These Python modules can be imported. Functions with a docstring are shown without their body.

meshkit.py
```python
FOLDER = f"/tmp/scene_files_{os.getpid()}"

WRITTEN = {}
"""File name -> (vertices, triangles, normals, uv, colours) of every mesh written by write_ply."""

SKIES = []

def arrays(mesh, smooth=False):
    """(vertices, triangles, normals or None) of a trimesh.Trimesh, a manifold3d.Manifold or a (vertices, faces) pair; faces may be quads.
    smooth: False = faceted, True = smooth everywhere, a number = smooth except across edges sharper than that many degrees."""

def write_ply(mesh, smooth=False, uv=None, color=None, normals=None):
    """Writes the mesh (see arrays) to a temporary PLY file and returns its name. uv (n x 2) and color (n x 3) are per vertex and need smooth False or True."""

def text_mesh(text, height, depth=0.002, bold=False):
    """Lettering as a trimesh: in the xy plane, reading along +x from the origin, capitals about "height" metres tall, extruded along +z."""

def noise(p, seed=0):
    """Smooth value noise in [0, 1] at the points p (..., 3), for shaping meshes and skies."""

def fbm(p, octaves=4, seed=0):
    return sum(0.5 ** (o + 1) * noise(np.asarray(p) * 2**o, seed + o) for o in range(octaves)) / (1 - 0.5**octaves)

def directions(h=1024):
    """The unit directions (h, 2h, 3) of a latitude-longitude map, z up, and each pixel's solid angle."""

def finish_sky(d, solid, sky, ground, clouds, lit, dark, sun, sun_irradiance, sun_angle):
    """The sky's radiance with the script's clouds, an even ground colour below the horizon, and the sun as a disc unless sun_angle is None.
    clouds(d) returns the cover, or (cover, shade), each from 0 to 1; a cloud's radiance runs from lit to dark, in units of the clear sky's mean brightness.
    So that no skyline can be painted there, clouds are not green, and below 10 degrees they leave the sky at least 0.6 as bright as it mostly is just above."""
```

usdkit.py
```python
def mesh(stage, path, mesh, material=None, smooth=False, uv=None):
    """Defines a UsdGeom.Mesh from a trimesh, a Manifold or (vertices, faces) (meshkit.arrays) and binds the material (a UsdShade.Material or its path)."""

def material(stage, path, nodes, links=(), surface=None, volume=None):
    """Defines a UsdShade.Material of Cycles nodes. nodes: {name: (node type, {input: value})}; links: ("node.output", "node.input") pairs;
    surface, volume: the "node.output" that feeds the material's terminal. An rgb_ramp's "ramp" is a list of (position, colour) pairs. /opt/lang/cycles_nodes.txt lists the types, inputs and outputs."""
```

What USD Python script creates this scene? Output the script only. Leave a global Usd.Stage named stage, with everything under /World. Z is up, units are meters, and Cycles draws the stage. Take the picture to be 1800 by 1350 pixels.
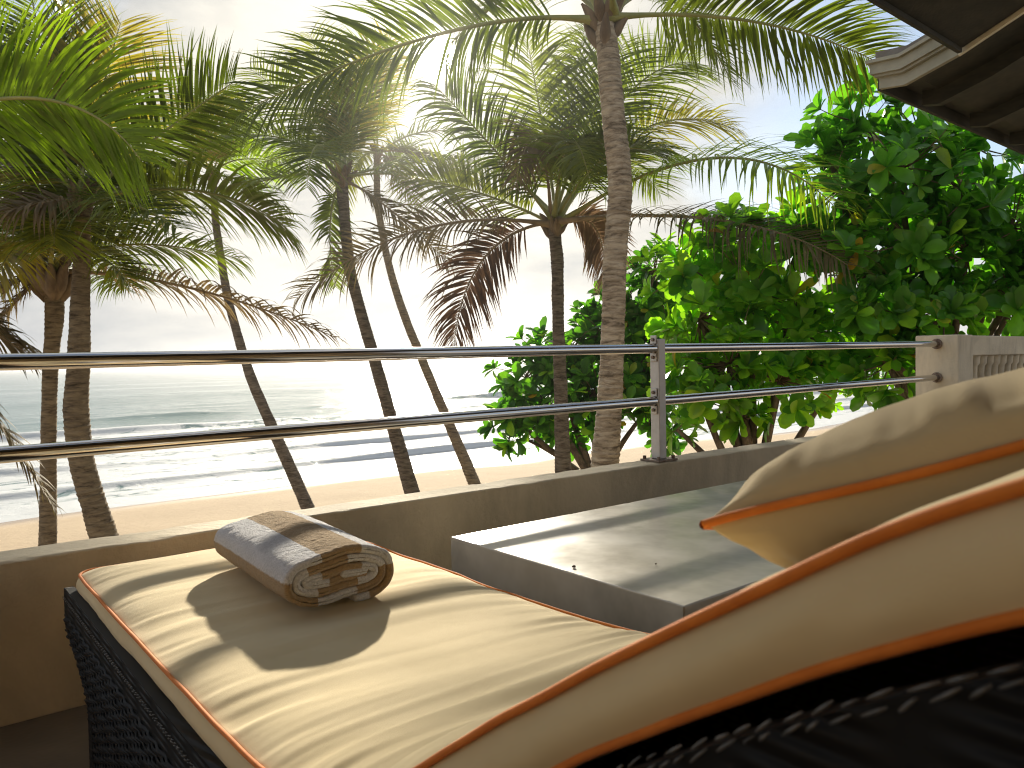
import math
import numpy as np
import trimesh
import usdkit, meshkit
from pxr import Usd, UsdGeom, UsdLux, UsdShade, Gf, Sdf, Vt

stage = Usd.Stage.CreateInMemory()
UsdGeom.SetStageUpAxis(stage, UsdGeom.Tokens.z)
UsdGeom.SetStageMetersPerUnit(stage, 1.0)
UsdGeom.Xform.Define(stage, '/World')
UsdGeom.Scope.Define(stage, '/World/Looks')

# ------------------------------------------------------------------ camera, sky, sun, exposure
EXPOSURE = 1.55
SKY_STRENGTH = 0.05
SUN_INTENSITY = 0.86
FPX = 1340.0                       # focal length in pixels of the 1800 px wide photograph
PITCH, ROLL = math.radians(1.73), math.radians(1.0)
EYE = np.array([0.0, 0.0, 1.0])
_f = np.array([0, math.cos(PITCH), -math.sin(PITCH)])
_u0 = np.array([0, math.sin(PITCH), math.cos(PITCH)])
_r0 = np.array([1.0, 0, 0])
CR = _r0 * math.cos(ROLL) - _u0 * math.sin(ROLL)
CU = _r0 * math.sin(ROLL) + _u0 * math.cos(ROLL)
CF = _f


def ray(px, py):
    return CF + (px - 900) / FPX * CR + (675 - py) / FPX * CU


def at(px, py, Y):
    """the point Y metres ahead that stands at that place in the view"""
    d = ray(px, py)
    return EYE + d * (Y / d[1])


SUN_DIR = ray(765, 102)
SUN_DIR = SUN_DIR / np.linalg.norm(SUN_DIR)
SUN_EL, SUN_ROT = math.asin(SUN_DIR[2]), math.atan2(SUN_DIR[0], SUN_DIR[1])

cam = UsdGeom.Camera.Define(stage, '/World/camera')
cam.CreateHorizontalApertureAttr(36.0)
cam.CreateVerticalApertureAttr(27.0)
cam.CreateFocalLengthAttr(36.0 * FPX / 1800)
cam.CreateClippingRangeAttr(Gf.Vec2f(0.05, 60000.0))
cam.CreateFStopAttr(11.0)
cam.CreateFocusDistanceAttr(2.6)
cam.CreateExposureAttr(EXPOSURE)
M4 = np.eye(4)
M4[0, :3], M4[1, :3], M4[2, :3], M4[3, :3] = CR, CU, -CF, EYE
UsdGeom.Xformable(cam).AddTransformOp().Set(Gf.Matrix4d(*M4.ravel().tolist()))

sky_mat = usdkit.material(stage, '/World/Looks/sky_look', {
    'tc': ('texture_coordinate', {}),
    'sky': ('sky_texture', {'sky_type': 'single_scattering', 'sun_disc': False, 'sun_elevation': SUN_EL, 'sun_rotation': SUN_ROT,
                            'air_density': 1.0, 'aerosol_density': 0.5, 'ozone_density': 1.0, 'altitude': 10.0}),
    'map': ('mapping', {'mapping_type': 'point', 'scale': (1.0, 1.0, 2.6), 'location': (0.35, 0.1, 0.2)}),
    'n1': ('noise_texture', {'scale': 1.7, 'detail': 7.0, 'roughness': 0.52, 'distortion': 0.3}),
    'r1': ('rgb_ramp', {'ramp': [(0.0, (0, 0, 0)), (0.40, (0.12, 0.12, 0.12)), (0.58, (1, 1, 1)), (1.0, (1, 1, 1))]}),
    'n2': ('noise_texture', {'scale': 3.3, 'detail': 6.0, 'roughness': 0.55, 'w': 3.0, 'distortion': 0.2}),
    'r2': ('rgb_ramp', {'ramp': [(0.0, (3.1, 3.35, 3.7)), (0.40, (3.7, 3.85, 4.05)), (0.5, (4.9, 4.9, 4.85)), (0.58, (5.8, 5.7, 5.5)), (1.0, (6.2, 6.0, 5.6))]}),
    # aureole: thin cloud brightens towards the sun
    'dot': ('vector_math', {'math_type': 'dot_product', 'vector2': tuple(SUN_DIR)}),
    'aur': ('map_range', {'range_type': 'linear', 'from_min': 0.72, 'from_max': 1.0, 'to_min': 0.0, 'to_max': 1.0, 'clamp': True}),
    'pw': ('math', {'math_type': 'power', 'value2': 2.5}),
    'aur2': ('mix_color', {'blend_type': 'mix', 'a': (1, 1, 1), 'b': (1.22, 1.17, 1.05), 'use_clamp': False}),
    'lit': ('mix_color', {'blend_type': 'multiply', 'fac': 1.0, 'use_clamp': False}),
    'core': ('map_range', {'range_type': 'linear', 'from_min': 0.9994, 'from_max': 0.99998, 'to_min': 0.0, 'to_max': 1.0, 'clamp': True}),
    'core2': ('math', {'math_type': 'power', 'value2': 3.0}),
    'corec': ('mix_color', {'blend_type': 'mix', 'a': (0, 0, 0), 'b': (440, 400, 300), 'use_clamp': False}),
    'add': ('mix_color', {'blend_type': 'add', 'fac': 1.0, 'use_clamp': False}),
    'mx': ('mix_color', {'blend_type': 'mix', 'use_clamp': False}),
    'veil': ('map_range', {'range_type': 'smoothstep', 'from_min': 0.885, 'from_max': 0.985, 'to_min': 0.0, 'to_max': 1.0, 'clamp': True}),
    'sxyz': ('separate_xyz', {}),
    'low': ('map_range', {'range_type': 'smoothstep', 'from_min': 0.02, 'from_max': 0.22, 'to_min': 0.95, 'to_max': 0.0, 'clamp': True}),
    'cov0': ('math', {'math_type': 'add', 'use_clamp': True}),
    'cov': ('math', {'math_type': 'add', 'use_clamp': True}),
    'dim': ('mix_color', {'blend_type': 'multiply', 'fac': 1.0, 'b': (1.0, 1.02, 1.05), 'use_clamp': False}),
    'bg': ('background_shader', {'strength': SKY_STRENGTH}),
}, [('tc.generated', 'map.vector'), ('map.vector', 'n1.vector'), ('map.vector', 'n2.vector'), ('n1.fac', 'r1.fac'), ('n2.fac', 'r2.fac'),
    ('tc.generated', 'dot.vector1'), ('dot.value', 'aur.value'), ('aur.result', 'pw.value1'), ('pw.value', 'aur2.fac'),
    ('r2.color', 'lit.a'), ('aur2.result', 'lit.b'), ('tc.generated', 'sxyz.vector'), ('sxyz.z', 'low.value'), ('r1.color', 'cov0.value1'), ('low.result', 'cov0.value2'), ('cov0.value', 'cov.value1'), ('dot.value', 'veil.value'), ('veil.result', 'cov.value2'), ('cov.value', 'mx.fac'), ('sky.color', 'dim.a'), ('dim.result', 'mx.a'), ('lit.result', 'mx.b'),
    ('dot.value', 'core.value'), ('core.result', 'core2.value1'), ('core2.value', 'corec.fac'), ('mx.result', 'add.a'), ('corec.result', 'add.b'),
    ('add.result', 'bg.color')], surface='bg.background')
dome = UsdLux.DomeLight.Define(stage, '/World/sky')
dome.CreateIntensityAttr(1.0)
UsdShade.MaterialBindingAPI.Apply(dome.GetPrim()).Bind(sky_mat)
dome.GetPrim().SetCustomDataByKey('kind', 'structure')
dome.GetPrim().SetCustomDataByKey('label', 'pale hazy sky with thin cloud, brightest around the low sun')
dome.GetPrim().SetCustomDataByKey('category', 'sky')

sun = UsdLux.DistantLight.Define(stage, '/World/sun')
sun.CreateIntensityAttr(SUN_INTENSITY)
sun.CreateAngleAttr(1.5)          # seen through thin cloud
sun.CreateColorAttr(Gf.Vec3f(1.0, 0.91, 0.75))
sun.GetPrim().CreateAttribute('inputs:normalize', Sdf.ValueTypeNames.Bool).Set(True)
_z = SUN_DIR
_x = np.cross([0, 0, 1.0], _z); _x /= np.linalg.norm(_x)
_y = np.cross(_z, _x)
MS = np.eye(4); MS[0, :3], MS[1, :3], MS[2, :3] = _x, _y, _z
UsdGeom.Xformable(sun).AddTransformOp().Set(Gf.Matrix4d(*MS.ravel().tolist()))

# ------------------------------------------------------------------ frames of reference
UD = np.array([math.sin(math.radians(51)), math.cos(math.radians(51)), 0])    # along the parapet, to the right
ND = np.array([-UD[1], UD[0], 0])                                             # out towards the sea


def W(u, n, z):
    u, n, z = np.broadcast_arrays(np.asarray(u, float), np.asarray(n, float), np.asarray(z, float))
    return u[..., None] * UD + n[..., None] * ND + z[..., None] * np.array([0, 0, 1.0])


def on_n(px, py, n):
    d = ray(px, py); t = (n - EYE @ ND) / (d @ ND); return EYE + d * t


def on_u(px, py, u):
    d = ray(px, py); t = (u - EYE @ UD) / (d @ UD); return EYE + d * t


def on_z(px, py, z):
    d = ray(px, py); t = (z - EYE[2]) / d[2]; return EYE + d * t


def un(p):
    return np.array([p @ UD, p @ ND, p[2]])


# ------------------------------------------------------------------ scene building helpers
_used = {}


def numbered(parent, name):
    k = (parent, name)
    i = _used.get(k, -1) + 1
    _used[k] = i
    return f'{parent}/{name}' if i == 0 else f'{parent}/{name}_{i:03d}'


def tag(prim, label=None, cat=None, group=None, kind=None):
    for k, v in (('label', label), ('category', cat), ('group', group), ('kind', kind)):
        if v:
            prim.SetCustomDataByKey(k, v)


class Thing:
    def __init__(self, name, label, cat, loc, group=None):
        self.path = numbered('/World', name)
        self.loc = np.asarray(loc, float)
        x = UsdGeom.Xform.Define(stage, self.path)
        x.AddTranslateOp().Set(Gf.Vec3d(*self.loc.tolist()))
        tag(x.GetPrim(), label, cat, group)

    def add(self, name, mesh, mat, smooth=35, under=None, label=None, kind=None, uv=None):
        v, f = mesh if isinstance(mesh, tuple) else (np.asarray(mesh.vertices), np.asarray(mesh.faces))
        p = numbered(under or self.path, name)
        m = usdkit.mesh(stage, p, (np.asarray(v) - self.loc, f), mat, smooth, uv)
        tag(m.GetPrim(), label, kind=kind)
        return p


def single(name, mesh, mat, label=None, cat=None, smooth=35, kind=None, group=None, uv=None):
    v, f = mesh if isinstance(mesh, tuple) else (np.asarray(mesh.vertices), np.asarray(mesh.faces))
    m = usdkit.mesh(stage, numbered('/World', name), (v, f), mat, smooth, uv)
    tag(m.GetPrim(), label, cat, group, kind)
    return m


def quads(nu, nv, closed_u=False):
    """faces of a grid of nu x nv points (row major, u slow)"""
    i = np.arange(nu if closed_u else nu - 1)
    j = np.arange(nv - 1)
    I, J = np.meshgrid(i, j, indexing='ij')
    a = I * nv + J; b = ((I + 1) % nu) * nv + J
    q = np.stack([a, b, b + 1, a + 1], -1).reshape(-1, 4)
    return np.vstack([q[:, [0, 1, 2]], q[:, [0, 2, 3]]])


def join(parts):
    vs, fs, k = [], [], 0
    for v, f in parts:
        vs.append(np.asarray(v)); fs.append(np.asarray(f) + k); k += len(v)
    return np.vstack(vs), np.vstack(fs)


def tube(pts, rad, seg=10, cap=True, scale=None):
    pts = np.asarray(pts, float); n = len(pts)
    rad = np.broadcast_to(np.asarray(rad, float), (n,) if np.ndim(rad) < 2 else np.shape(rad))
    T = np.gradient(pts, axis=0); T /= np.linalg.norm(T, axis=1, keepdims=True) + 1e-12
    ref = np.array([0, 0, 1.0]) if abs(T[0, 2]) < 0.9 else np.array([1.0, 0, 0])
    A = np.zeros_like(pts); a = ref - T[0] * (ref @ T[0]); a /= np.linalg.norm(a)
    for i in range(n):
        a = a - T[i] * (a @ T[i]); a /= np.linalg.norm(a); A[i] = a
    B = np.cross(T, A)
    ang = np.arange(seg) / seg * 2 * np.pi
    c, s = np.cos(ang), np.sin(ang)
    r = rad[:, None] if rad.ndim == 1 else rad
    v = pts[:, None] + r[..., None] * (A[:, None] * c[None, :, None] + B[:, None] * s[None, :, None])
    i = np.arange(n - 1)[:, None]; j = np.arange(seg)[None]
    a0 = i * seg + j; a1 = i * seg + (j + 1) % seg; b0 = a0 + seg; b1 = a1 + seg
    f = np.concatenate([np.stack([a0, a1, b1], -1).reshape(-1, 3), np.stack([a0, b1, b0], -1).reshape(-1, 3)])
    v = v.reshape(-1, 3)
    if cap:
        k = len(v); v = np.vstack([v, pts[:1], pts[-1:]])
        j = np.arange(seg); e = (n - 1) * seg
        f = np.vstack([f, np.stack([np.full(seg, k), (j + 1) % seg, j], -1), np.stack([np.full(seg, k + 1), e + j, e + (j + 1) % seg], -1)])
    return v, f


def prism(poly, o, ex, ey, ez, depth):
    """extrudes a 2-D polygon (in ex, ey from o) by depth along ez"""
    from shapely.geometry import Polygon
    m = trimesh.creation.extrude_polygon(Polygon(poly), depth, engine='earcut')
    v = np.asarray(m.vertices)
    return np.asarray(o) + v[:, :1] * ex + v[:, 1:2] * ey + v[:, 2:3] * ez, np.asarray(m.faces)


def rbox(u0, u1, n0, n1, z0, z1, r=0.006, seg=2):
    """a box along u, n, z with rounded edges"""
    import manifold3d as m3
    lo = np.array([u0, n0, z0]) + r; hi = np.array([u1, n1, z1]) - r
    s = trimesh.creation.icosphere(seg, r)
    pts = []
    for c in np.ndindex(2, 2, 2):
        o = np.where(np.array(c), hi, lo)
        pts.append(np.asarray(s.vertices) + o)
    h = trimesh.convex.convex_hull(np.vstack(pts))
    v = np.asarray(h.vertices)
    return W(v[:, 0], v[:, 1], v[:, 2]), np.asarray(h.faces)


def smoothstep(a, b, x):
    t = np.clip((x - a) / (b - a), 0, 1); return t * t * (3 - 2 * t)


def N3(x, y, z, seed=0, oct=1):
    x, y, z = np.broadcast_arrays(np.asarray(x, float), np.asarray(y, float), np.asarray(z, float))
    p = np.stack([x, y, z], -1)
    return (meshkit.noise(p, seed) if oct == 1 else meshkit.fbm(p, oct, seed)) - 0.5


def worn_box(u0, u1, n0, n1, z0, z1, r=0.005, size=0.025, amp=0.0012, chip=0.006, seed=1):
    """a cast block: faces a little uneven, edges worn and chipped"""
    v, f = rbox(0, u1 - u0, 0, n1 - n0, 0, z1 - z0, r, 1)
    v, f = trimesh.remesh.subdivide_to_size(v, f, size, max_iter=14)
    m = trimesh.Trimesh(v, f, process=True); m.merge_vertices(digits_vertex=6)
    v = np.asarray(m.vertices)
    loc = np.stack([v @ UD, v @ ND, v[:, 2]], -1)
    dim = np.array([u1 - u0, n1 - n0, z1 - z0])
    d = np.sort(np.minimum(loc, dim - loc), axis=1)
    edge = np.exp(-np.maximum(d[:, 1], 0) / 0.008)
    k = amp * 2 * N3(loc[:, 0] * 9, loc[:, 1] * 9, loc[:, 2] * 9, seed, 3) - edge * chip * np.clip(N3(loc[:, 0] * 16, loc[:, 1] * 16, loc[:, 2] * 16, seed + 2, 3) - 0.04, 0, 1) * 2.2
    v = v + np.asarray(m.vertex_normals) * k[:, None]
    return v + W(u0, n0, z0), np.asarray(m.faces)


# ------------------------------------------------------------------ materials
def look(name, col_a, col_b, scale=6, rough=0.7, bump=0.0, bscale=40, detail=5, dist=0.01, spec=0.5, metallic=0.0, sheen=0.0, stretch=None, lo=0.35, hi=0.65, rough_b=None, stain=None):
    nodes = {'g': ('geometry', {}), 'm': ('mapping', {'mapping_type': 'point', 'scale': stretch or (1, 1, 1)}),
             'n': ('noise_texture', {'scale': scale, 'detail': detail, 'roughness': 0.6}),
             'r': ('rgb_ramp', {'ramp': [(0, col_a), (lo, col_a), (hi, col_b), (1, col_b)]}),
             'p': ('principled_bsdf', {'roughness': rough, 'specular_ior_level': spec, 'metallic': metallic, 'sheen_weight': sheen})}
    links = [('g.position', 'm.vector'), ('m.vector', 'n.vector'), ('n.fac', 'r.fac'), ('r.color', 'p.base_color')]
    if bump:
        nodes['bn'] = ('noise_texture', {'scale': bscale, 'detail': 4.0, 'roughness': 0.6})
        nodes['b'] = ('bump', {'strength': bump, 'distance': dist})
        links += [('m.vector', 'bn.vector'), ('bn.fac', 'b.height'), ('b.normal', 'p.normal')]
    if stain:
        nodes['sn'] = ('noise_texture', {'scale': stain[0], 'detail': 8.0, 'roughness': 0.68, 'distortion': 0.6})
        nodes['sm'] = ('mapping', {'mapping_type': 'point', 'scale': stain[3] if len(stain) > 3 else (1, 1, 1)})
        nodes['sr'] = ('map_range', {'range_type': 'smoothstep', 'from_min': 0.32, 'from_max': 0.62, 'to_min': stain[1], 'to_max': stain[2], 'clamp': True})
        nodes['sh'] = ('hsv', {'hue': 0.5, 'saturation': 1.0})
        links = [l for l in links if l != ('r.color', 'p.base_color')]
        links += [('g.position', 'sm.vector'), ('sm.vector', 'sn.vector'), ('sn.fac', 'sr.value'), ('sr.result', 'sh.value'), ('r.color', 'sh.color'), ('sh.color', 'p.base_color')]
    if rough_b is not None:
        nodes['rr'] = ('map_range', {'range_type': 'linear', 'from_min': 0.3, 'from_max': 0.7, 'to_min': rough, 'to_max': rough_b, 'clamp': True})
        links += [('n.fac', 'rr.value'), ('rr.result', 'p.roughness')]
    return usdkit.material(stage, f'/World/Looks/{name}', nodes, links, surface='p.BSDF')


wall_paint = look('wall_paint', (0.50, 0.425, 0.295), (0.58, 0.495, 0.35), 3, 0.85, 0.45, 45, dist=0.008, stain=(1.6, 0.74, 1.08, (1, 1, 0.45)))
pier_paint = look('pier_paint', (0.66, 0.58, 0.43), (0.76, 0.68, 0.52), 2.5, 0.85, 0.4, 60, dist=0.006, stain=(3.5, 0.78, 1.06, (1, 1, 0.4)))
floor_look = look('floor_look', (0.15, 0.11, 0.065), (0.20, 0.15, 0.09), 4, 0.5, 0.15, 60)
bench_look = look('bench_look', (0.48, 0.43, 0.335), (0.60, 0.55, 0.45), 3.5, 0.22, 0.15, 30, dist=0.002, spec=1.0, rough_b=0.40, detail=9, stain=(2.2, 0.80, 1.05))
steel = look('steel', (0.60, 0.59, 0.58), (0.63, 0.62, 0.61), 3, 0.13, 0, metallic=1.0)
post_steel = look('post_steel', (0.42, 0.40, 0.38), (0.55, 0.53, 0.5), 14, 0.42, 0.1, 80, metallic=0.7, dist=0.002, rough_b=0.6)
bolt_look = look('bolt_look', (0.16, 0.10, 0.07), (0.3, 0.25, 0.2), 40, 0.6, 0.2, 100, metallic=0.4)
fabric = look('fabric', (0.62, 0.50, 0.285), (0.68, 0.555, 0.33), 5, 0.9, 0.35, 900, dist=0.0012, sheen=0.15, spec=0.2)
pillow_fabric = look('pillow_fabric', (0.48, 0.375, 0.205), (0.54, 0.425, 0.24), 5, 0.9, 0.4, 800, dist=0.0012, sheen=0.15, spec=0.2)
piping_look = look('piping_look', (0.62, 0.17, 0.02), (0.72, 0.22, 0.03), 30, 0.75, 0.4, 1200, dist=0.001, sheen=0.1, spec=0.25)
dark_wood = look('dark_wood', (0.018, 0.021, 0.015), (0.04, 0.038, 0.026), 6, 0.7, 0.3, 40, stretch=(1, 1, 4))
fascia_look = look('fascia_look', (0.27, 0.265, 0.20), (0.34, 0.33, 0.26), 5, 0.7, 0.2, 60)
board_look = look('board_look', (0.78, 0.73, 0.58), (0.84, 0.79, 0.64), 5, 0.7, 0.2, 60)
tile_look = look('tile_look', (0.16, 0.14, 0.12), (0.22, 0.2, 0.17), 5, 0.85, 0.3, 40)
house_wall = look('house_wall', (0.68, 0.47, 0.23), (0.72, 0.50, 0.26), 2, 0.9, 0.2, 60)
bark_broad = look('bark_broad', (0.07, 0.05, 0.035), (0.16, 0.12, 0.085), 9, 0.9, 0.8, 30, dist=0.02)
twig_look = look('twig_look', (0.12, 0.075, 0.045), (0.2, 0.14, 0.09), 9, 0.85)
sand_look = usdkit.material(stage, '/World/Looks/sand_look', {
    'g': ('geometry', {}), 'n': ('noise_texture', {'scale': 0.35, 'detail': 8.0, 'roughness': 0.6}),
    'n2': ('noise_texture', {'scale': 5.0, 'detail': 6.0, 'roughness': 0.65}),
    'r': ('rgb_ramp', {'ramp': [(0.3, (0.34, 0.25, 0.15)), (0.7, (0.40, 0.30, 0.185))]}),
    'wet': ('attribute', {'attribute': 'wet'}),
    'mx': ('mix_color', {'blend_type': 'mix', 'b': (0.27, 0.195, 0.125)}),
    'rg': ('map_range', {'range_type': 'linear', 'from_min': 0.0, 'from_max': 1.0, 'to_min': 0.95, 'to_max': 0.22, 'clamp': True}),
    'b': ('bump', {'strength': 0.6, 'distance': 0.06}),
    'p': ('principled_bsdf', {'specular_ior_level': 0.35})},
    [('g.position', 'n.vector'), ('g.position', 'n2.vector'), ('n.fac', 'r.fac'), ('r.color', 'mx.a'), ('wet.fac', 'mx.fac'), ('mx.result', 'p.base_color'),
     ('wet.fac', 'rg.value'), ('rg.result', 'p.roughness'), ('n2.fac', 'b.height'), ('b.normal', 'p.normal')], surface='p.BSDF')

sea_look = usdkit.material(stage, '/World/Looks/sea_look', {
    'g': ('geometry', {}),
    'map': ('mapping', {'mapping_type': 'point', 'rotation': (0, 0, -math.radians(39)), 'scale': (1.0, 1.0, 1.0)}),
    'st': ('mapping', {'mapping_type': 'point', 'scale': (0.6, 1.0, 1.0)}),
    'w1': ('noise_texture', {'scale': 0.9, 'detail': 6.0, 'roughness': 0.62, 'distortion': 0.6}),
    'b': ('bump', {'strength': 0.75, 'distance': 0.20}),
    'wat': ('principled_bsdf', {'base_color': (0.10, 0.18, 0.17), 'roughness': 0.10, 'ior': 1.33, 'specular_ior_level': 0.5}),
    'f1': ('noise_texture', {'scale': 0.8, 'detail': 10.0, 'roughness': 0.72, 'distortion': 0.8}),
    'foam': ('attribute', {'attribute': 'foam'}),
    'sub': ('math', {'math_type': 'subtract', 'value2': 0.5}),
    'mul': ('math', {'math_type': 'multiply', 'value2': 2.4}),
    'sum': ('math', {'math_type': 'add'}),
    'th': ('map_range', {'range_type': 'smoothstep', 'from_min': 0.38, 'from_max': 0.72, 'to_min': 0.0, 'to_max': 1.0, 'clamp': True}),
    'fb': ('bump', {'strength': 0.7, 'distance': 0.15}),
    'fo': ('principled_bsdf', {'base_color': (0.44, 0.46, 0.465), 'roughness': 0.7, 'specular_ior_level': 0.4}),
    'mix': ('mix_closure', {})},
    [('g.position', 'map.vector'), ('map.vector', 'st.vector'), ('st.vector', 'w1.vector'), ('w1.fac', 'b.height'), ('b.normal', 'wat.normal'),
     ('st.vector', 'f1.vector'), ('f1.fac', 'sub.value1'), ('sub.value', 'mul.value1'), ('mul.value', 'sum.value1'), ('foam.fac', 'sum.value2'),
     ('sum.value', 'th.value'), ('th.result', 'mix.fac'), ('wat.BSDF', 'mix.closure1'), ('fo.BSDF', 'mix.closure2'),
     ('f1.fac', 'fb.height'), ('fb.normal', 'fo.normal')], surface='mix.closure')


def leaf_material(name, ramp, rough, trans_gain=(1.25, 1.3, 0.6), trans=0.45, spec=0.5, patch=None):
    nodes = {'oi': ('object_info', {}), 'g': ('geometry', {}), 'ad': ('math', {'math_type': 'add'}), 'fr': ('math', {'math_type': 'fraction'}),
             'r': ('rgb_ramp', {'ramp': ramp}),
             'n': ('noise_texture', {'scale': 2.2, 'detail': 4.0}),
             'hv': ('hsv', {'hue': 0.5, 'saturation': 1.0}),
             'mr': ('map_range', {'range_type': 'linear', 'from_min': 0.3, 'from_max': 0.7, 'to_min': 0.7, 'to_max': 1.35, 'clamp': True}),
             'tg': ('mix_color', {'blend_type': 'multiply', 'fac': 1.0, 'b': trans_gain, 'use_clamp': False}),
             'p': ('principled_bsdf', {'roughness': rough, 'specular_ior_level': spec}),
             't': ('translucent_bsdf', {}), 'mix': ('mix_closure', {'fac': trans})}
    links = [('oi.random', 'ad.value1'), ('g.random_per_island', 'ad.value2'), ('ad.value', 'fr.value1'), ('fr.value', 'r.fac'),
             ('g.position', 'n.vector'), ('n.fac', 'mr.value'), ('mr.result', 'hv.value'), ('r.color', 'hv.color'), ('hv.color', 'p.base_color'),
             ('hv.color', 'tg.a'), ('tg.result', 't.color'), ('p.BSDF', 'mix.closure1'), ('t.BSDF', 'mix.closure2')]
    return usdkit.material(stage, f'/World/Looks/{name}', nodes, links, surface='mix.closure')


palm_green = leaf_material('palm_green', [(0, (0.055, 0.085, 0.018)), (0.5, (0.085, 0.12, 0.022)), (0.85, (0.13, 0.155, 0.03)), (1, (0.21, 0.18, 0.05))], 0.42, (2.0, 1.9, 0.5), 0.5)
palm_bright = leaf_material('palm_bright', [(0, (0.12, 0.21, 0.015)), (0.5, (0.18, 0.28, 0.02)), (0.85, (0.28, 0.32, 0.02)), (0.92, (0.3, 0.22, 0.02)), (1, (0.42, 0.30, 0.03))], 0.4, (1.7, 1.6, 0.4), 0.52)
palm_dry = leaf_material('palm_dry', [(0, (0.13, 0.105, 0.05)), (0.4, (0.17, 0.13, 0.065)), (1, (0.26, 0.19, 0.11))], 0.7, (1, 0.95, 0.7), 0.35)
palm_dead = leaf_material('palm_dead', [(0, (0.10, 0.06, 0.04)), (0.5, (0.13, 0.085, 0.06)), (1, (0.2, 0.14, 0.1))], 0.8, (1, 0.9, 0.7), 0.3)
leaf_green = leaf_material('leaf_green', [(0, (0.045, 0.145, 0.02)), (0.35, (0.075, 0.22, 0.025)), (0.7, (0.12, 0.30, 0.03)), (0.94, (0.22, 0.40, 0.035)), (0.975, (0.3, 0.26, 0.03)), (1, (0.34, 0.15, 0.02))], 0.3, (2.0, 2.1, 0.5), 0.5)
rachis_look = look('rachis_look', (0.16, 0.17, 0.04), (0.25, 0.24, 0.07), 3, 0.5)
rachis_dry = look('rachis_dry', (0.16, 0.11, 0.06), (0.25, 0.18, 0.1), 3, 0.7)
sheath_look = look('sheath_look', (0.10, 0.07, 0.045), (0.2, 0.145, 0.09), 7, 0.9, 0.8, 40, dist=0.02, stretch=(1, 1, 0.3))


def palm_bark(name, a, b):
    return usdkit.material(stage, f'/World/Looks/{name}', {
        'g': ('geometry', {}), 'm': ('mapping', {'mapping_type': 'point', 'scale': (1.0, 1.0, 5.0)}),
        'n': ('noise_texture', {'scale': 4.2, 'detail': 9.0, 'roughness': 0.72, 'distortion': 0.5}),
        'r': ('rgb_ramp', {'ramp': [(0.0, tuple(0.25 * x for x in a)), (0.36, tuple(0.4 * x for x in a)), (0.46, a), (0.60, b), (1.0, tuple(1.15 * x for x in b))]}),
        'n2': ('noise_texture', {'scale': 14.0, 'detail': 6.0, 'roughness': 0.7}),
        'b': ('bump', {'strength': 1.0, 'distance': 0.03}),
        'p': ('principled_bsdf', {'roughness': 0.92, 'specular_ior_level': 0.2})},
        [('g.position', 'm.vector'), ('m.vector', 'n.vector'), ('m.vector', 'n2.vector'), ('n.fac', 'r.fac'), ('r.color', 'p.base_color'), ('n2.fac', 'b.height'), ('b.normal', 'p.normal')], surface='p.BSDF')


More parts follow.
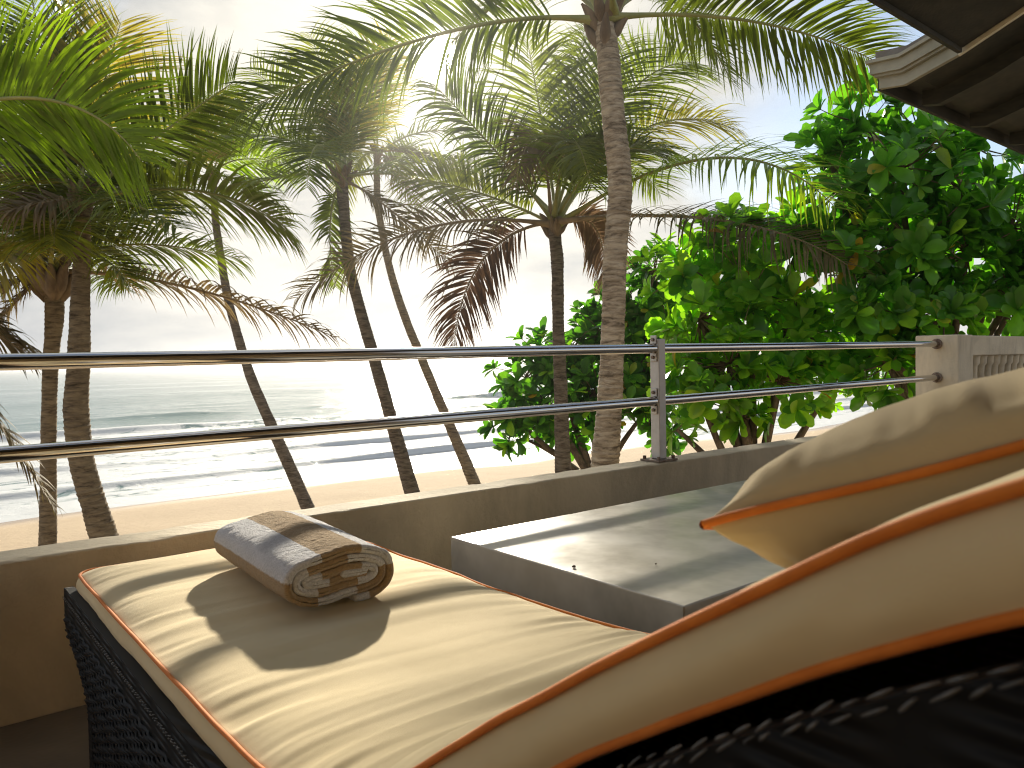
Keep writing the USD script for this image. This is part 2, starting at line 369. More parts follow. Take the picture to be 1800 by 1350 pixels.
bark_pale = palm_bark('bark_pale', (0.30, 0.24, 0.17), (0.52, 0.44, 0.33))
bark_mid = palm_bark('bark_mid', (0.17, 0.13, 0.085), (0.28, 0.22, 0.14))
bark_dark = palm_bark('bark_dark', (0.12, 0.095, 0.07), (0.22, 0.18, 0.14))
towel_look = usdkit.material(stage, '/World/Looks/towel_look', {
    'uv': ('attribute', {'attribute': 'st'}), 'sx': ('separate_xyz', {}),
    'g': ('geometry', {}), 'en': ('noise_texture', {'scale': 160.0, 'detail': 2.0}),
    'e1': ('math', {'math_type': 'subtract', 'value2': 0.5}), 'e2': ('math', {'math_type': 'multiply', 'value2': 0.03}), 'e3': ('math', {'math_type': 'add'}),
    'fr': ('math', {'math_type': 'fraction'}), 'lt': ('map_range', {'range_type': 'linear', 'from_min': 0.485, 'from_max': 0.505, 'to_min': 0.0, 'to_max': 1.0, 'clamp': True}),
    'n': ('noise_texture', {'scale': 210.0, 'detail': 4.0, 'roughness': 0.75}),
    'mr': ('map_range', {'range_type': 'linear', 'from_min': 0.3, 'from_max': 0.7, 'to_min': 0.66, 'to_max': 1.12, 'clamp': True}),
    'c': ('mix_color', {'blend_type': 'mix', 'a': (0.80, 0.79, 0.80), 'b': (0.46, 0.31, 0.155)}),
    'hv': ('hsv', {'hue': 0.5, 'saturation': 1.0}),
    'bn': ('noise_texture', {'scale': 190.0, 'detail': 4.0, 'roughness': 0.75}), 'b': ('bump', {'strength': 1.0, 'distance': 0.009}),
    'p': ('principled_bsdf', {'roughness': 0.95, 'specular_ior_level': 0.1, 'sheen_weight': 0.35, 'sheen_roughness': 0.5})},
    [('uv.vector', 'sx.vector'), ('g.position', 'en.vector'), ('en.fac', 'e1.value1'), ('e1.value', 'e2.value1'), ('e2.value', 'e3.value1'), ('sx.x', 'e3.value2'),
     ('e3.value', 'fr.value1'), ('fr.value', 'lt.value'), ('lt.result', 'c.fac'), ('g.position', 'n.vector'), ('n.fac', 'mr.value'), ('mr.result', 'hv.value'),
     ('c.result', 'hv.color'), ('hv.color', 'p.base_color'), ('g.position', 'bn.vector'), ('bn.fac', 'b.height'), ('b.normal', 'p.normal')], surface='p.BSDF')
rattan = usdkit.material(stage, '/World/Looks/rattan', {
    'g': ('geometry', {}), 'm': ('mapping', {'mapping_type': 'point', 'rotation': (0, 0, math.radians(39))}),
    'w1': ('wave_texture', {'wave_type': 'bands', 'bands_direction': 'z', 'profile': 'sine', 'scale': 22.0, 'distortion': 1.5, 'detail': 1.0}),
    'w2': ('wave_texture', {'wave_type': 'bands', 'bands_direction': 'y', 'profile': 'sine', 'scale': 14.0, 'distortion': 1.0, 'detail': 1.0}),
    'mul': ('math', {'math_type': 'multiply'}),
    'r': ('rgb_ramp', {'ramp': [(0, (0.003, 0.003, 0.003)), (0.6, (0.007, 0.0065, 0.006)), (1, (0.012, 0.011, 0.010))]}),
    'b': ('bump', {'strength': 0.9, 'distance': 0.006}),
    'p': ('principled_bsdf', {'roughness': 0.6, 'specular_ior_level': 0.25})},
    [('g.position', 'm.vector'), ('m.vector', 'w1.vector'), ('m.vector', 'w2.vector'), ('w1.fac', 'mul.value1'), ('w2.fac', 'mul.value2'), ('mul.value', 'r.fac'),
     ('mul.value', 'b.height'), ('r.color', 'p.base_color'), ('b.normal', 'p.normal')], surface='p.BSDF')
braid_look = look('braid_look', (0.02, 0.019, 0.017), (0.13, 0.125, 0.115), 60, 0.32, spec=0.6)

# ------------------------------------------------------------------ beach and sea
SEA_Z = -4.5


def shore(u):
    return 32.0 + 2.6 * N3(u / 17.0, 3.3, 0.2, 5) * 2 + 0.9 * N3(u / 5.0, 1.3, 0.7, 6) * 2


def sand_z(u, n):
    s = shore(u)
    d = n - s
    z = np.where(d < 0, SEA_Z + 1.25 * (1 - np.exp(d / 11.0)), SEA_Z - 0.05 * d)
    z = np.maximum(z, -14)
    return z + 0.10 * N3(u / 6, n / 6, 0.1, 7, 3) * smoothstep(-2, -9, d) + 0.03 * N3(u / 1.2, n / 1.2, 0.1, 8, 2) * smoothstep(-2, -6, d)


gu = np.concatenate([-np.geomspace(2000, 45, 30), np.linspace(-40, 130, 500), np.geomspace(135, 2500, 30)])
gn = np.concatenate([-np.geomspace(1000, 12, 25), np.linspace(-10, 16, 40), np.linspace(16.4, 48, 110), np.geomspace(50, 400, 20)])
GU, GN = np.meshgrid(gu, gn, indexing='ij')
GZ = sand_z(GU, GN)
p = W(GU, GN, GZ).reshape(-1, 3)
sand = single('sand_beach', (p, quads(len(gu), len(gn))[:, ::-1]), sand_look, 'pale golden sand sloping down to the surf', 'beach', True, 'structure')
wet = smoothstep(-3.2, -0.6, (GN - shore(GU)) + 0.8 * N3(GU / 4, GN / 3, 0.4, 9) * 2)
UsdGeom.PrimvarsAPI(sand).CreatePrimvar('wet', Sdf.ValueTypeNames.FloatArray, 'vertex').Set(Vt.FloatArray.FromNumpy(wet.ravel().astype(np.float32)))

az = np.radians(np.concatenate([np.linspace(-100, -42, 60)[:-1], np.linspace(-42, 42, 620), np.linspace(42, 100, 60)[1:]]))
rr = np.concatenate([np.arange(24, 60, 0.16), np.arange(60, 170, 0.32), np.geomspace(170, 2600, 130)])
AZ, RR = np.meshgrid(az, rr, indexing='ij')
SX, SY = np.sin(AZ) * RR, np.cos(AZ) * RR
SU, SN = SX * UD[0] + SY * UD[1], SX * ND[0] + SY * ND[1]
sh = shore(SU)
dist = SN - sh
chop = (0.32 * N3(SU / 9, SN / 4.0, 0.3, 11, 4) + 0.10 * N3(SU / 2.2, SN / 1.2, 0.3, 12, 2)) * smoothstep(2, 30, dist) * (1 - 0.8 * smoothstep(900, 3000, RR))
chop += 0.5 * np.sin(SN / 7.5 + 4 * N3(SU / 60, SN / 60, 0.1, 13)) * smoothstep(80, 130, SN) * 0.35 * (1 - smoothstep(500, 1500, RR))
H = chop
foam = np.zeros_like(SU)


def crest(nc, amp, front, back, wob, seed, ulo, uhi, fade, foam_len, foam_amt):
    global H, foam
    c = nc + wob * 2 * N3(SU / 38.0, 0.5, 0.5, seed) + 1.2 * N3(SU / 9.0, 0.5, 0.5, seed + 1)
    a = amp * smoothstep(ulo, ulo + fade, SU) * (1 - smoothstep(uhi - fade, uhi, SU)) * (0.75 + 0.6 * N3(SU / 13.0, 0.2, 0.2, seed + 2) * 2)
    d = SN - c
    H = H + a * np.where(d < 0, np.exp(-(d / front) ** 2), np.exp(-(d / back) ** 2))
    k = a / amp
    foam = np.maximum(foam, foam_amt * np.clip(k, 0, 1) * np.where(d < 0.2, smoothstep(-foam_len, -foam_len * 0.25, d), 1 - smoothstep(0.2, 1.2, d)) * smoothstep(ulo + fade * 0.6, ulo + fade * 1.3, SU))


crest(91, 1.35, 1.1, 4.5, 3, 21, 36, 170, 16, 12, 1.0)
crest(88, 0.6, 1.1, 4.5, 2, 24, 5, 34, 10, 5, 0.25)
crest(70, 0.55, 0.9, 3.5, 3, 27, -60, 140, 30, 9, 0.95)
crest(56, 0.40, 0.7, 2.5, 3, 30, -60, 170, 30, 8, 0.9)
crest(46, 0.35, 0.6, 2.0, 2.5, 33, -60, 170, 30, 6, 0.95)
crest(39, 0.34, 0.45, 1.6, 1.8, 36, -60, 200, 20, 4.5, 1.0)
foam = np.maximum(foam, 0.72 * smoothstep(66, 52, SN) * smoothstep(-1.2, 0.5, dist) + 0.25 * N3(SU / 12, SN / 6, 0.6, 40, 3) * smoothstep(70, 50, SN))
foam = np.maximum(foam, 0.42 * smoothstep(92, 60, SN))
foam = np.maximum(foam, 0.95 * smoothstep(-2.6, -0.6, dist) * (1 - smoothstep(1.2, 3.4, dist)))
foam = foam - 0.18 * smoothstep(95, 130, SN)
edge = smoothstep(-0.4, 5, dist)
SZ = SEA_Z + 0.05 + H * edge - 0.02 * np.clip(-dist, 0, 8) ** 1.0
p = np.stack([SX, SY, SZ], -1).reshape(-1, 3)
sea = single('sea', (p, quads(len(az), len(rr))), sea_look, 'grey green sea with foaming surf and sun glitter', 'sea', True, 'structure')
UsdGeom.PrimvarsAPI(sea).CreatePrimvar('foam', Sdf.ValueTypeNames.FloatArray, 'vertex').Set(Vt.FloatArray.FromNumpy(foam.ravel().astype(np.float32)))

# ------------------------------------------------------------------ haze volume, added for the glow around the sun
haze_mat = usdkit.material(stage, '/World/Looks/haze_look', {'v': ('principled_volume', {'color': (0.97, 0.97, 0.97), 'density': 0.00036, 'anisotropy': 0.86})}, [], volume='v.volume')
hz = trimesh.creation.box([5600, 5600, 31.0])
hz.apply_translation([0, 0, 15.5 - 17.0])
single('haze', hz, haze_mat, 'thin haze over the beach, added for the glow around the sun', 'haze', False, 'stuff')

# ------------------------------------------------------------------ balcony: floor, parapet, house behind
PN0, PN1, PZ = 2.555, 2.71, 0.462
single('balcony_floor', rbox(-7, 12, -3.0, PN0 - 0.003, -0.25, 0.0, 0.004, 1), floor_look, 'dark balcony floor', 'floor', kind='structure')
pu = on_n(1647, 604, 2.63) @ UD
pw = Thing('parapet_wall', 'low beige rendered parapet wall that carries the steel railing', 'wall', W(0, 2.63, 0))
def worn_wall(u0, u1, n0, n1, z0, z1, seed):
    r = 0.008
    pr_ = []
    for cx, cz, a0 in ((n1 - r, z1 - r, 0), (n0 + r, z1 - r, 90), (n0 + r, z0 + r, 180), (n1 - r, z0 + r, 270)):
        pr_ += [(cx + r * math.cos(math.radians(a)), cz + r * math.sin(math.radians(a)), 1.0) for a in np.linspace(a0, a0 + 90, 5) + a0 * 0]
        nx_ = {0: (n0 + r, z1), 90: (n0, z0 + r), 180: (n1 - r, z0), 270: (n1, z1 - r)}[a0]
        for q_ in (0.06, 0.2, 0.4, 0.6, 0.8, 0.94):
            pr_.append((pr_[-1][0] * 0 + (cx + r * math.cos(math.radians(a0 + 90))) * (1 - q_) + nx_[0] * q_, (cz + r * math.sin(math.radians(a0 + 90))) * (1 - q_) + nx_[1] * q_, 0.45 if q_ in (0.06, 0.94) else 0.0))
    pr_ = np.array(pr_)
    us_ = np.linspace(u0, u1, 900)
    U_, I_ = np.meshgrid(us_, np.arange(len(pr_)), indexing='ij')
    Np, Zp, E_ = pr_[I_, 0], pr_[I_, 1], pr_[I_, 2]
    cn_, cz_ = (n0 + n1) / 2, Zp
    bumpy = 0.0022 * N3(U_ * 3.5, Np * 8, Zp * 5, seed, 3) * 2 - E_ * 0.009 * np.clip(N3(U_ * 11, Np * 30, Zp * 30, seed + 1, 3) - 0.02, 0, 1) * 2
    Np = Np + np.sign(Np - cn_) * bumpy
    Zp = Zp + np.where(Zp > (z0 + z1) / 2, 1, -1) * bumpy * (np.abs(pr_[I_, 1] - z1) < 0.02)
    v = W(U_, Np, Zp).reshape(-1, 3)
    k_ = len(pr_)
    i_ = np.arange(len(us_) - 1)[:, None]; j_ = np.arange(k_)[None]
    a_, b_ = i_ * k_ + j_, i_ * k_ + (j_ + 1) % k_
    f = np.concatenate([np.stack([a_, b_ + k_, b_], -1).reshape(-1, 3), np.stack([a_, a_ + k_, b_ + k_], -1).reshape(-1, 3)])
    return v, f


pw.add('wall', worn_wall(-7.0, pu - 0.003, PN0, PN1, -0.34, PZ, 31), wall_paint, 45)
pw.add('wall_base', rbox(-7.0, pu - 0.003, PN0 + 0.003, PN1 - 0.003, -3.9, -0.343, 0.004, 1), wall_paint)
hw = Thing('house_wall', 'ochre rendered house wall at the back of the balcony', 'wall', W(0, -3.1, 0))
hw.add('wall', rbox(-7, 5.2, -3.3, -3.003, -0.25, 4.9, 0.006, 1), house_wall)
hw.add('side_wall', rbox(-7.3, -7.003, -3.3, 1.5, -0.25, 3.2, 0.006, 1), house_wall)

# pier and balustrade at the right end of the parapet
bal = Thing('concrete_balustrade', 'cream concrete balustrade with turned balusters behind the striped pillow', 'balustrade', W(pu, 2.6, 0))
pz = un(on_u(1650, 589, pu))[2]
bal.add('pier', rbox(pu, pu + 0.30, 2.47, 2.80, -3.9, pz, 0.012), pier_paint)
bal.add('top_beam', rbox(pu + 0.302, 12, 2.50, 2.74, pz - 0.17, pz - 0.004, 0.01), pier_paint)
bal.add('bottom_beam', rbox(pu + 0.302, 12, 2.50, 2.74, -3.9, 0.42, 0.01), pier_paint)
bal.add('back_panel', rbox(pu + 0.302, 12, 2.66, 2.72, 0.421, pz - 0.171, 0.005, 1), pier_paint)
prof = np.array([(0.0, 0.062), (0.03, 0.062), (0.05, 0.045), (0.10, 0.052), (0.18, 0.056), (0.26, 0.046), (0.36, 0.036), (0.42, 0.040), (0.44, 0.055), (0.47, 0.055), (0.5, 0.062)])
zz = np.linspace(0, 0.5, 26)
rad_b = np.interp(zz, prof[:, 0], prof[:, 1])
zlo, zhi = 0.421, pz - 0.172
k = 0
ub = pu + 0.44
while ub < 10.4:
    pts = W(np.full(26, ub), np.full(26, 2.585), zlo + zz / 0.5 * (zhi - zlo))
    bal.add('baluster', tube(pts, rad_b, 14), pier_paint)
    ub += 0.155

# railing
rail = Thing('steel_railing', 'two polished steel rails and a square post bolted to the parapet', 'railing', W(3.0, 2.63, PZ))
RN = 2.63
t0, t1 = un(on_n(-180, 640.5, RN)), un(on_n(1640, 604.5, RN))
l0, l1 = un(on_n(-180, 815, RN)), un(on_n(1645, 663.5, RN))
tm, lm = un(on_n(1148, 612.5, RN)), un(on_n(1152, 705, RN))


def rail_tube(a, b, r):
    t = np.linspace(0, 1, 30)[:, None]
    q = a * (1 - t) + b * t
    return tube(W(q[:, 0], q[:, 1], q[:, 2]), r, 28)


pc = un(on_n(1157, 700, RN))[0]
PH = 0.027
for a, m_, b, nm in ((t0, tm, t1, 'top_rail'), (l0, lm, l1, 'lower_rail')):
    mid_z = m_[2]
    left_end = np.array([pc - PH - 0.001, RN, mid_z]); right_start = np.array([pc + PH + 0.001, RN, mid_z])
    far = np.array([pu - 0.002, RN, b[2]])
    near = np.array([-6.9, RN, a[2] + (a[2] - mid_z) / (pc - a[0]) * (a[0] + 6.9)])
    rail.add(nm, rail_tube(near, left_end, 0.0245), steel)
    rail.add(nm, rail_tube(right_start, far, 0.0245), steel)
    fl = tube(W([pu - 0.014, pu - 0.0025], [RN, RN], [b[2]] * 2), 0.042, 24)
    rail.add('wall_flange', fl, bolt_look)
    for sz in (-1, 1):
        rail.add('flange_bolt', tube(W([pu - 0.022, pu - 0.0145], [RN, RN], [b[2] + sz * 0.034] * 2), 0.007, 8), bolt_look)
    # clamp tabs on the left face of the post
    for sz in (-1, 1):
        z0 = mid_z + sz * 0.046
        rail.add('clamp_tab', rbox(pc - PH - 0.009, pc - PH - 0.0012, RN - 0.02, RN + 0.02, z0 - 0.022, z0 + 0.022, 0.003, 1), post_steel)
        rail.add('clamp_bolt', tube(W([pc - PH - 0.019, pc - PH - 0.0095], [RN, RN], [z0] * 2), 0.009, 8), bolt_look)
ptop = un(on_n(1150, 596, RN))[2]
post = rail.add('post', rbox(pc - PH, pc + PH, RN - 0.03, RN + 0.03, PZ + 0.012, ptop, 0.004), post_steel)
rail.add('base_plate', rbox(pc - 0.075, pc + 0.075, RN - 0.065, RN + 0.065, PZ + 0.001, PZ + 0.0115, 0.002, 1), bolt_look)
for a in (-1, 1):
    for b in (-1, 1):
        rail.add('anchor_bolt', tube(W([pc + a * 0.058] * 2, [RN + b * 0.048] * 2, [PZ + 0.012, PZ + 0.028]), 0.009, 8), bolt_look)
# further posts of the same railing beyond the left edge of the view
for uu in (-2.2, -6.0):
    zt = np.interp(uu, [pc - 9, pc], [t0[2], ptop])
    rail.add('post', rbox(uu - PH, uu + PH, RN - 0.03, RN + 0.03, PZ + 0.002, ptop - 0.03, 0.004), post_steel)

# ------------------------------------------------------------------ roofs
nr_n, nr_z, nr_u1 = 1.96, 2.9, un(on_n(1692, 82, 1.96))[0]
nr_z = un(on_n(1620, 40, 1.96))[2]
vr = Thing('veranda_roof', 'dark underside of the veranda roof at the upper right, nearest the viewer', 'roof', W(0, nr_n, nr_z))
SL = (lambda a, b: (b[2] - a[2]) / (a[1] - b[1]))(un(on_u(1685, 95, nr_u1)), un(on_u(1800, 18, nr_u1)))


def slab(u0, u1, n0, z0, n1, slope, th):
    """a roof slab from the eave (n0, z0) rising towards -n"""
    z1 = z0 + (n0 - n1) * slope
    poly = [(n0, z0), (n1, z1), (n1, z1 + th), (n0, z0 + th)]
    return prism(poly, W(u0, 0, 0), ND, np.array([0, 0, 1.0]), UD, u1 - u0)


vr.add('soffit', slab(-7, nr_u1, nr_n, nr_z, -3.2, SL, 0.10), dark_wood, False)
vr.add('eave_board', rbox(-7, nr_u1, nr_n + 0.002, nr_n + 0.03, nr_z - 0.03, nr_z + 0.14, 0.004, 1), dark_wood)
vr.add('tile_layer', slab(-7.1, nr_u1 + 0.02, nr_n + 0.05, nr_z + 0.105, -3.2, SL, 0.06), tile_look, False)
bz = nr_z - 0.085
b0, b1 = un(on_u(1685, 95, nr_u1)), un(on_u(1800, 18, nr_u1))
bs_ = SL
vr.add('barge_board', slab(nr_u1 + 0.021, nr_u1 + 0.05, b0[1] + 0.01, b0[2], -3.2, bs_, (nr_z - b0[2]) + 0.14), board_look, False)

c0 = un(on_z(1545, 156, 3.0))
PU_R, EN = c0[0], c0[1]
pr = Thing('pavilion_roof', 'grey stepped bargeboard and dark rafters of the neighbouring roof over the trees', 'roof', W(PU_R, EN, 3.0))
# rake line read off the photograph, in the plane of the gable
rk = [un(on_u(x, y, PU_R)) for x, y in ((1545, 156), (1589, 149), (1686, 95), (1800, 18))]
rn = np.array([q[1] for q in rk]); rz = np.array([q[2] for q in rk])
sl_end = (rz[-1] - rz[-2]) / (rn[-2] - rn[-1])
rn = np.append(rn, -3.0); rz = np.append(rz, rz[-1] + sl_end * (rn[-2] + 3.0))


def rake(u0, u1, dz0, dz1, dn=0.0):
    lo = [(a + (dn if i == 0 else 0), b + dz0) for i, (a, b) in enumerate(zip(rn, rz))]
    hi = [(a + (dn if i == 0 else 0), b + dz1) for i, (a, b) in enumerate(zip(rn, rz))]
    return prism(lo + hi[::-1], W(u0, 0, 0), ND, np.array([0, 0, 1.0]), UD, u1 - u0)


hgt = un(on_u(1534, 113, PU_R))[2] - rz[0]
pr.add('bargeboard', rake(PU_R, PU_R + 0.04, 0.0, hgt * 0.42), fascia_look, False)
pr.add('bargeboard', rake(PU_R - 0.035, PU_R + 0.045, hgt * 0.425, hgt * 0.52, 0.02), fascia_look, False)
pr.add('bargeboard', rake(PU_R - 0.06, PU_R + 0.04, hgt * 0.525, hgt * 0.92, 0.04), fascia_look, False)
pr.add('coping', rake(PU_R - 0.09, PU_R + 0.05, hgt * 0.925, hgt * 1.05, 0.06), fascia_look, False)
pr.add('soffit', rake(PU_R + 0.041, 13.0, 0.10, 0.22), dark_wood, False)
pr.add('tile_layer', rake(PU_R + 0.051, 13.0, 0.222, 0.30, 0.05), tile_look, False)
for q in np.arange(PU_R + 0.6, 12.8, 0.95):
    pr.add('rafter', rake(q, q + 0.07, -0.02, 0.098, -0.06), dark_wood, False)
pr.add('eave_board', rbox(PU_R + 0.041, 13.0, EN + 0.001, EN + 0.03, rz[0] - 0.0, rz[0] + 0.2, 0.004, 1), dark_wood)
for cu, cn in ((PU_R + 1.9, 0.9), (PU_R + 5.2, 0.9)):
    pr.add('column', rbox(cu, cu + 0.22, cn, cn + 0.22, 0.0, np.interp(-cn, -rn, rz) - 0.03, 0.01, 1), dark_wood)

# ------------------------------------------------------------------ concrete table
BT = 0.42
q = [un(on_z(x, y, BT)) for x, y in ((788, 944), (1206, 1064))]
bu, bn1, bn0 = (q[0][0] + q[1][0]) / 2, q[0][1], q[1][1]
tb = Thing('concrete_table', 'smooth grey concrete slab table beside the lounger', 'table', W((bu + 3.2) / 2, (bn0 + bn1) / 2, 0))
tb.add('table_top', worn_box(bu, 3.2, bn0, bn1, BT - 0.2, BT, 0.004, 0.04, 0.0008, 0.006, 41), bench_look, 45)
tb.add('pedestal', rbox(bu + 0.15, 3.05, bn0 + 0.15, bn1 - 0.15, 0.001, BT - 0.201, 0.004, 1), bench_look)
rng = np.random.default_rng(5)
for (x, y), lab in (((1009, 996), 'dark dry seed near the front edge of the concrete table'), ((1153, 991), 'tiny dark seed in the middle of the concrete table')):
    c = on_z(x, y, BT + 0.004)
    s = trimesh.creation.icosphere(2, 0.0055 if x < 1100 else 0.003)
    v = np.asarray(s.vertices) * (1, 0.7, 0.7)
    v = v * (1 + 0.5 * N3(v[:, 0] * 300, v[:, 1] * 300, v[:, 2] * 300, 3))[:, None]
    single('dry_seed', (v + c, np.asarray(s.faces)), bark_broad, lab, 'seed')

# ------------------------------------------------------------------ lounger
CU0, CU1 = 0.364, 1.10          # cushion edges
CT = 0.050                      # cushion thickness
ZS = 0.452                      # height of the cushion's top edge over the seat
HN, FN = 0.80, 2.318             # hinge and foot of the cushion


_gl = np.linspace(0, 2.9, 1451)
_gn, _gz, _gt = [FN], [ZS], []
for _k in range(len(_gl)):                       # follow the bent backrest from the foot, slope given over n
    _t = math.radians(np.interp(-_gn[-1], [-1.65, -1.3, -1.02, -0.87, -0.74, -0.6, -0.42, -0.3, -0.2, -0.1, 0.1], [0, 0.7, 3.5, 12.5, 27.5, 36, 35.8, 33, 30.5, 26, 22]))
    _gt.append(_t)
    _gn.append(_gn[-1] - math.cos(_t) * 0.002); _gz.append(_gz[-1] + math.sin(_t) * 0.002)
_gn, _gz, _gt = np.array(_gn[:-1]), np.array(_gz[:-1]), np.array(_gt)


def path(l):
    """line of the cushion's top edge: l metres from the foot; returns n, z, and the slope angle"""
    return np.interp(l, _gl, _gn), np.interp(l, _gl, _gz), np.interp(l, _gl, _gt)


CL = 2.53


def cushion_point(l, s, h):
    """l along, s across 0..1 (0 is the near edge), h above the top edge line (normal to it)"""
    n, z, th = path(l)
    return W(CU0 + (CU1 - CU0) * s, n + np.sin(th) * h, z + np.cos(th) * h)


def edge_wob(l, s):
    return 0.005 * N3(l * 7, s * 7, 0.2, 51, 2) * 2


def top_h(l, s):
    ed = np.minimum(np.minimum(s, 1 - s) * (CU1 - CU0), np.minimum(l, CL - l))
    crown = (0.026 - 0.014 * smoothstep(FN - HN, FN - HN + 0.5, l)) * (1 - np.exp(-ed / 0.05))
    env = 1 - np.exp(-ed / 0.022)
    lw = l + 0.05 * N3(l * 2.2, s * 1.6, 0.4, 55) * 2 - 0.045 * s
    big = 0.0115 * N3(lw * 8.5, s * 1.0, 0.1, 52)
    mid = 0.0065 * N3(lw * 19, s * 1.8, 0.9, 53)
    nearedge = np.exp(-np.minimum(s, 1 - s) * 5.5)
    fine = 0.0085 * N3(lw * 46, s * 3.2, 0.3, 54) * nearedge
    hinge = 1 + 1.2 * np.exp(-((l - (FN - HN)) / 0.35) ** 2)
    foot = smoothstep(0.0, 0.5, l) * 0.7 + 0.3
    return crown + edge_wob(l, s) * np.exp(-ed / 0.03) + env * (big + mid + fine) * hinge * foot


nl, ns = 620, 150
ll = np.linspace(0, CL, nl)
ss = np.linspace(0, 1, ns)
LL, SS = np.meshgrid(ll, ss, indexing='ij')
# rounded plan corners: pull the corner points in
def round_corner(L, S, r=0.06):
    wd = CU1 - CU0
    x = S * wd
    dx = np.minimum(x, wd - x); dl = np.minimum(L, CL - L)
    inx, inl = np.clip(1 - dx / r, 0, 1), np.clip(1 - dl / r, 0, 1)
    m = np.maximum(inx, inl); h = np.hypot(inx, inl)
    k = np.where(h > 1e-6, m / np.maximum(h, 1e-6), 1)
    mv = (inx > 0) & (inl > 0)
    nx = np.where(mv, 1 - inx * k, 1 - inx) * r; nl_ = np.where(mv, 1 - inl * k, 1 - inl) * r
    x2 = np.where(dx < r, np.where(x < wd / 2, nx, wd - nx), x)
    l2 = np.where(dl < r, np.where(L < CL / 2, nl_, CL - nl_), L)
    return l2, x2 / wd


L2, S2 = round_corner(LL, SS)
top = cushion_point(L2, S2, top_h(LL, SS) * 1.0)
# perimeter as a loop of grid indices
per = [(i, 0) for i in range(nl)] + [(nl - 1, j) for j in range(1, ns)] + [(i, ns - 1) for i in range(nl - 2, -1, -1)] + [(0, j) for j in range(ns - 2, 0, -1)]
per = np.array(per)
PL, PS = L2[per[:, 0], per[:, 1]], S2[per[:, 0], per[:, 1]]
PE = top_h(LL, SS)[per[:, 0], per[:, 1]]
# outward direction on the perimeter, in (l, across) metres
q2 = np.stack([PL, PS * (CU1 - CU0)], -1)
tg2 = np.roll(q2, -1, 0) - np.roll(q2, 1, 0); tg2 /= np.linalg.norm(tg2, axis=1, keepdims=True) + 1e-12
out2 = np.stack([tg2[:, 1], -tg2[:, 0]], -1)
cen = np.array([CL / 2, (CU1 - CU0) / 2])
if ((q2 - cen) * out2).sum() < 0:
    out2 = -out2
rows = []
nr = 9
arc = np.cumsum(np.linalg.norm(q2 - np.roll(q2, 1, 0), axis=1))
for k in range(nr):
    t = k / (nr - 1)
    o = (0.011 * math.sin(math.pi * t)) + 0.008 * N3(arc * 6, t * 1.2, 0.3, 61, 3) * 2 * math.sin(math.pi * t)
    qq = q2 + out2 * np.asarray(o)[:, None]
    rows.append(cushion_point(qq[:, 0], qq[:, 1] / (CU1 - CU0), PE * (1 - t) - CT * t + edge_wob(PL + 3, PS) * t))
side = np.stack(rows, 1)
np_ = len(per)
fs = quads(np_, nr, closed_u=True)
bot = cushion_point(L2[::4, ::4], S2[::4, ::4], np.full_like(L2[::4, ::4], -CT))
cu = Thing('lounger_cushion', 'beige lounger mattress with orange piping lying on the dark lounger', 'cushion', W(0.74, 1.5, 0.4))
bc, bs = L2[::4, ::4].shape
cover = join([(top.reshape(-1, 3), quads(nl, ns)[:, ::-1]), (side.reshape(-1, 3), fs), (bot.reshape(-1, 3), quads(bc, bs))])
cm = trimesh.Trimesh(*cover, process=True)
cm.merge_vertices(digits_vertex=5)
cm.fix_normals()
cu.add('cover', (np.asarray(cm.vertices), np.asarray(cm.faces)), fabric, 50)


def loop_tube(pts, r, seg=8):
    pts = np.vstack([pts, pts[:1]])
    return tube(pts, r, seg, cap=False)


qq = q2 + out2 * 0.003
pip = cushion_point(qq[:, 0], qq[:, 1] / (CU1 - CU0), PE + 0.001)
cu.add('piping', loop_tube(pip[::2], 0.0037), piping_look, True)
pip = cushion_point(qq[:, 0], qq[:, 1] / (CU1 - CU0), -CT + 0.004 + edge_wob(PL + 3, PS))
cu.add('piping', loop_tube(pip[::2], 0.0037), piping_look, True)

# frame of woven rattan
lf = Thing('sun_lounger', 'black woven rattan lounger frame under the beige cushion', 'sun lounger', W(0.74, 1.3, 0))
FZ = ZS - CT - 0.012
Zv = np.array([0, 0, 1.0])


def hull_profile():
    pts = [(FN + 0.035, FZ - 0.012), (FN + 0.03, FZ - 0.075), (FN + 0.0, FZ - 0.095), (FN - 0.12, FZ - 0.13), (FN - 0.22, FZ - 0.175), (FN - 0.275, FZ - 0.23), (FN - 0.285, 0.001),
           (-0.1, 0.001), (-0.1, FZ - 0.2)]
    ls = np.linspace(CL + 0.02, 0.0, 60)
    n, z, th = path(ls)
    rim = 0.024 * smoothstep(FN - HN + 0.15, FN - HN - 0.35, ls)
    up = [(a - math.sin(t) * (CT + 0.012), b - math.cos(t) * (CT + 0.012) + r_) for a, b, t, r_ in zip(n, z, th, rim)]
    return pts + [(-0.1, up[0][1])] + up + [(FN + 0.03, FZ + 0.02)]


prof_l = hull_profile()
FU0, FU1 = CU0 - 0.028, CU1 + 0.028
lf.add('side_panel', prism(prof_l, W(FU0, 0, 0), ND, Zv, UD, 0.022), rattan, False)
lf.add('side_panel', prism(prof_l, W(FU1 - 0.022, 0, 0), ND, Zv, UD, 0.022), rattan, False)
lf.add('foot_panel', rbox(FU0 + 0.023, FU1 - 0.023, FN - 0.02, FN + 0.03, FZ - 0.09, FZ - 0.004, 0.01), rattan)
lf.add('seat_deck', rbox(FU0 + 0.023, FU1 - 0.023, 0.9, FN - 0.021, FZ - 0.05, FZ - 0.004, 0.005, 1), rattan)
lf.add('leg', rbox(FU0 - 0.006, FU0 + 0.055, FN - 0.34, FN - 0.28, 0.001, FZ - 0.2, 0.012), rattan)
lf.add('leg', rbox(FU1 - 0.055, FU1 + 0.006, FN - 0.34, FN - 0.28, 0.001, FZ - 0.2, 0.012), rattan)


